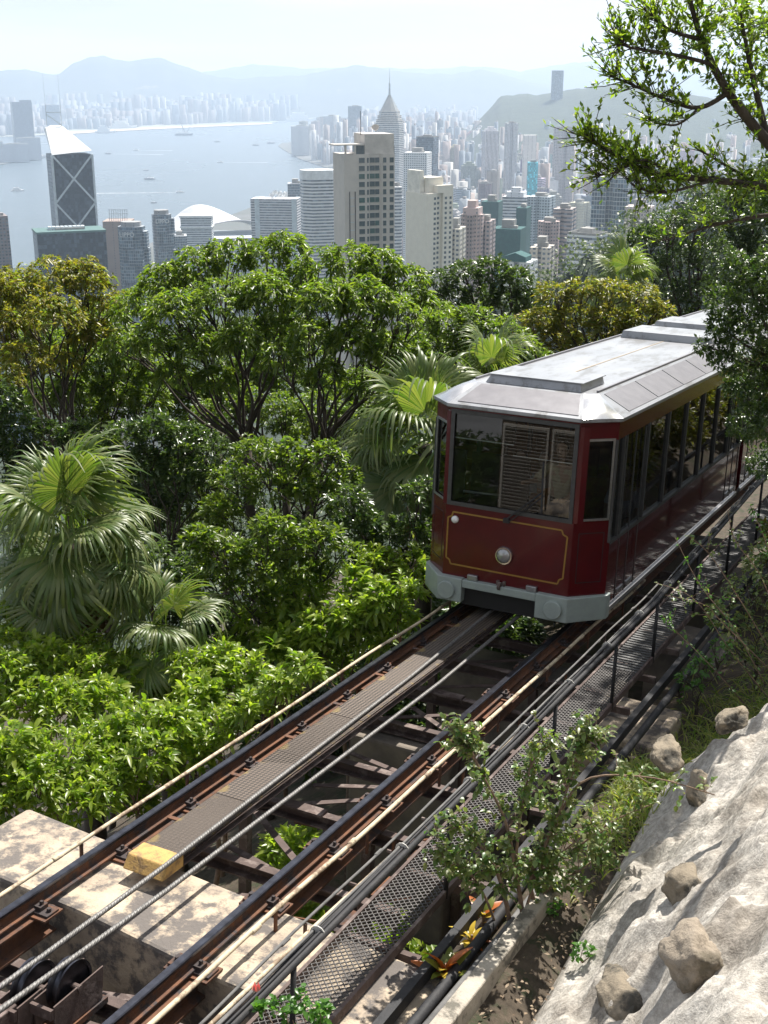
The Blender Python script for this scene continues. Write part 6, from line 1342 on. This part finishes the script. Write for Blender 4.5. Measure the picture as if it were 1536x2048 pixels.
# ------------------------------------------------------------------ the mass of the city
PAL=[('off-white',(.64,.63,.60)),('beige',(.55,.49,.40)),('pinkish',(.54,.43,.40)),('grey',(.42,.42,.43)),('pale blue',(.44,.50,.55)),('white',(.72,.72,.72)),('brown',(.33,.27,.24)),('slate',(.22,.26,.31))]
SHP=[('cross shaped','cruci',FF),('notched','notch',FG),('banded','box',FB),('striped','box',FS),('glass','box',FC),('gridded','notch',FF)]
cy_=[285,300,318,335,350,400,450,560]; cx_=[575,590,615,665,690,690,690,690]
rr=random.Random(5); cnt=0; spots=[]
hill_x=[900,940,1000,1536]; hill_y=[300,300,318,318]
while cnt<292:
    yg=rr.choice([rr.uniform(272,330),rr.uniform(320,420),rr.uniform(400,560)]); x=rr.uniform(560,1560)
    if x<np.interp(yg,cy_,cx_)+8: continue
    if x>915 and yg<np.interp(x,hill_x,hill_y): continue
    P=at_z(x,yg,3); D=math.hypot(P.x,P.y)
    if any((P.x-a)**2+(P.y-b)**2<(26+D*.004)**2 for a,b in spots): continue
    h=rr.uniform(38,95)*(1.25 if rr.random()<.25 else 1)*(1.35 if D>2300 else 1.0); w=rr.uniform(15,27)*(1+D/9000); d=rr.uniform(16,24)*(1+D/9000)
    zt=3+h; ytop=165+FPX*(ZC-zt)/D*.93
    lim=330 if x<960 and D<2600 else 0
    if D<2400 and 740<x<815: continue
    if ytop<lim: continue
    spots.append((P.x,P.y)); cn,cc=rr.choice(PAL); sn_,kd,fm=rr.choice(SHP)
    cc=tuple(min(.8,c_*rr.uniform(.6,1.0)) for c_ in cc)
    zone='in the nearer city' if D<2300 else ('in mid city' if D<4200 else 'far off in haze'); rt_=rr.choice(('plant','plant','para','step')); sz_=('tall ' if h>85 else 'low ' if h<55 else '')+('slim ' if w<22 else 'broad ' if w>29 else '')
    az=math.atan2(P.x,P.y); M=Matrix.Translation((P.x,P.y,2.2))@Matrix.Rotation(-az+R_(rr.choice((-22,-14,12,20))+rr.uniform(-5,5)),4,'Z')
    tower('high_rise',f'{sz_}{cn} {sn_} high-rise with '+{'plant':'rooftop plant','para':'parapet roof','step':'stepped roof'}[rt_]+f' {zone}',M,w,h,d,cc,fm,kd,rt_,'high-rises of the city','building',cnt); cnt+=1
# far shores: too many and too small to pick apart
def skyline(name,lab,boxes,m):
    V=[];Q=[]
    for (x,y,az,w,d,z0,z1) in boxes:
        b=len(V); c,s=math.cos(az),math.sin(az)
        for zz in (z0,z1):
            for a,e in ((-1,-1),(1,-1),(1,1),(-1,1)): V.append((x+c*a*w/2+s*e*d/2,y-s*a*w/2+c*e*d/2,zz))
        for f in ((4,5,6,7),(0,1,5,4),(1,2,6,5),(2,3,7,6),(3,0,4,7)): Q.append(tuple(b+i for i in f))
    o=link_mesh(name,np_mesh(name,V,Q,m)); tag(o,kind='stuff'); o['label']=lab
def sky_mat():
    m,nt,nn,ll,b=_mk('far_tower_walls'); g=nn.new('ShaderNodeNewGeometry'); r=nn.new('ShaderNodeValToRGB'); r.color_ramp.interpolation='CONSTANT'
    cs=[(.26,.26,.27),(.20,.18,.18),(.32,.32,.32),(.12,.15,.19),(.24,.21,.20),(.18,.21,.24)]
    r.color_ramp.elements[0].color=(*cs[0],1); r.color_ramp.elements[1].position=1/6; r.color_ramp.elements[1].color=(*cs[1],1)
    for i in range(2,6): e=r.color_ramp.elements.new(i/6); e.color=(*cs[i],1)
    ll.new(g.outputs['Random Per Island'],r.inputs['Fac']); ll.new(r.outputs['Color'],b.inputs['Base Color']); b.inputs['Roughness'].default_value=.8; return m
SM=sky_mat(); bx=[]
for _ in range(1100):
    x=rr.uniform(-140,1010); fy=np.interp(x,[-120,60,130,300,540,600,700,1010],[280,270,262,253,243,233,226,226])-1
    P0=at_z(x,fy,3); D=math.hypot(P0.x,P0.y)+120+abs(rr.gauss(0,1500)); a_=math.atan2(P0.x,P0.y)
    if D>13000: continue
    X,Y=D*math.sin(a_),D*math.cos(a_); z0=max(0,min(110,(D-9300)*.04))
    h=rr.uniform(15,70)*(rr.uniform(1.4,2.2) if rr.random()<.22 else 1); k=rr.choice((1,1,2,3,4)); az=a_+rr.choice((-.4,.3))
    for i in range(k): bx.append((X+i*55*math.cos(az),Y-i*55*math.sin(az),az,rr.uniform(22,60),34,1,z0+h*rr.uniform(.92,1.05)))
skyline('far_skyline','hazy rows of tower blocks on the far shore below the mountains',bx,SM)
bx=[]
for _ in range(420):
    x=rr.uniform(700,1010); yg=rr.uniform(228,280)
    if x>900 and yg>240 and x>900+ (300-yg)*1.0: continue
    P=at_z(x,yg,3); h=rr.uniform(50,130); az=math.atan2(P.x,P.y)+rr.choice((-.4,.3)); bx.append((P.x,P.y,az,rr.uniform(24,42),30,2,2+h))
for _ in range(150):
    x=rr.uniform(1180,1640); yg=rr.uniform(322,352); P=at_z(x,yg,3); h=rr.uniform(40,100); az=math.atan2(P.x,P.y)+.2; bx.append((P.x,P.y,az,rr.uniform(18,30),22,2,2+h))
skyline('hazy_blocks','crowded hazy tower blocks at the foot of the wooded hill',bx,SM)
IS=[(.50,.49,.47),(.38,.34,.32),(.62,.62,.62),(.24,.28,.33),(.46,.38,.35),(.40,.43,.46),(.32,.26,.24),(.15,.19,.23)]
FI=facade('facade_crowd',3.3,3.1,.22,.78,.3,.78,(.07,.085,.10),island=IS); bx=[]; k_=0
while k_<1500:
    yg=rr.choice((rr.uniform(300,350),rr.uniform(318,430),rr.uniform(330,600))); x=rr.uniform(600,1600)
    if x<np.interp(yg,cy_,cx_)+4 or (x>915 and yg<np.interp(x,hill_x,hill_y)): continue
    P=at_z(x,yg,3); D=math.hypot(P.x,P.y); h=rr.uniform(25,75)*(1.3 if rr.random()<.2 else 1)*(2.0 if D>3600 else 1.6 if D>2300 else 1); w=rr.uniform(12,24)
    if any((P.x-a)**2+(P.y-b)**2<16**2 for a,b in spots): continue
    if D<1700 and h>60: continue
    spots.append((P.x,P.y)); az=math.atan2(P.x,P.y)+R_(rr.choice((-22,-14,12,20))+rr.uniform(-5,5)); bx.append((P.x,P.y,az,w,w*rr.uniform(.7,1.1),2,2+h)); k_+=1
    if rr.random()<.6: bx.append((P.x+rr.uniform(-3,3),P.y,az,w*.4,w*.4,2+h,2+h+rr.uniform(3,8)))
skyline('crowded_blocks','crowded lower blocks packed between the high-rises of the hazy city',bx,FI)
# ------------------------------------------------------------------ boats
HULLD=mat('dark_hull',(.10,.11,.13),None,.3,.6); HULLW=mat('white_hull',(.78,.78,.76),None,.3,.5); WAKE=mat('foam_wake',(.75,.78,.8),None,.05,.7)
def boat(lab,x,y,L,Hd,m,wake=0,tiers=2,crane=False):
    L*=1.55; wake*=1.7; P=at_z(x,y,0); t=thing('boat',lab,'boat',Matrix.Translation((P.x,P.y,0))@Matrix.Rotation(Hd,4,'Z'),'boats in the harbour'); w=L*.24; hh=L*.09
    MB().add([(-L/2,-w/2,-.5),(L*.3,-w/2,-.5),(L*.46,0,-.5),(L*.3,w/2,-.5),(-L/2,w/2,-.5),(-L/2,-w/2,hh),(L*.3,-w/2,hh),(L/2,0,hh*1.4),(L*.3,w/2,hh),(-L/2,w/2,hh)],[(5,6,7,8,9),(0,1,6,5),(1,2,7,6),(2,3,8,7),(3,4,9,8),(4,0,5,9)]).build('hull',m,t)
    for i in range(tiers): MB().box((-L*.38+i*L*.07,-w*.4,hh*(1+i)),(L*.2-i*L*.1,w*.4,hh*(2+i)-.02)).build('cabin',HULLW,t)
    MB().tube([(-L*.05,0,hh*(tiers+1)),(-L*.05,0,hh*(tiers+3))],L*.012,5).build('mast',HULLD,t)
    if crane: MB().bar((L*.1,0,hh),(-L*.1,0,L*.55),L*.04,L*.04,(0,1,0)).bar((L*.1,0,hh),(L*.35,0,L*.45),L*.03,L*.03,(0,1,0)).build('derrick',HULLD,t)
    if wake: MB().add([(-L*.45,-w*.3,.35),(-L*.45,w*.3,.35),(-wake,w*.9,.35),(-wake,-w*.9,.35)],[(0,3,2,1)]).build('wake',WAKE,t)
boat('white liner lying on the water straight behind the braced tower',211,266,90,R_(20),HULLW,0,3); boat('long white ship moored near the runway strip',247,257,130,R_(8),HULLW,0,2)
boat('dark derrick barge out in the middle of the harbour',368,271,75,R_(12),HULLD,0,1,True); boat('white ship far off beside the headland towers',603,242,170,R_(6),HULLW,0,2)
boat('white harbour ferry close to the dark brown tower edge',36,382,26,R_(25),HULLW,0,2); boat('small dark launch trailing a short wake before the braced tower',216,308,22,R_(170),HULLD,160,1)
boat('fast boat with the longest white wake in the harbour',360,385,16,R_(8),HULLW,170,1); boat('fast boat with a short bright wake farther out',272,301,20,R_(175),HULLW,110,1)
boat('fast boat wake near the headland shore',440,325,18,R_(178),HULLW,120,1); boat('dark lighter alone in mid harbour',299,359,26,R_(170),HULLD,0,1)
boat('tiny dark boat near the lettered tower',308,406,12,R_(20),HULLD,0,1); boat('tiny dark boat far out toward the headland',511,291,26,R_(160),HULLD,0,1); boat('tiny dark boat between derrick barge and headland',434,284,24,R_(10),HULLD,0,1)
boat('tiny dark boat above the long wake',292,341,14,R_(10),HULLD,0,1); boat('grey ferry moored at the peninsula tip',68,316,80,R_(10),HULLW,0,2); boat('small boat by the far headland edge',542,287,30,R_(10),HULLD,0,1)
# ------------------------------------------------------------------ haze
o=MB().box((-9000,-260,-1),(9000,18000,760)).build('haze',None); tag(o,kind='stuff'); o['label']='pale blue haze over harbour and city'
hm=bpy.data.materials.new('haze'); hm.use_nodes=True; nt=hm.node_tree
for n_ in list(nt.nodes): nt.nodes.remove(n_)
vo=nt.nodes.new('ShaderNodeOutputMaterial'); pv=nt.nodes.new('ShaderNodeVolumePrincipled'); nt.links.new(pv.outputs['Volume'],vo.inputs['Volume'])
pv.inputs['Color'].default_value=(.67,.81,1.0,1); pv.inputs['Density'].default_value=.88e-4; pv.inputs['Anisotropy'].default_value=.25
o.data.materials.append(hm)
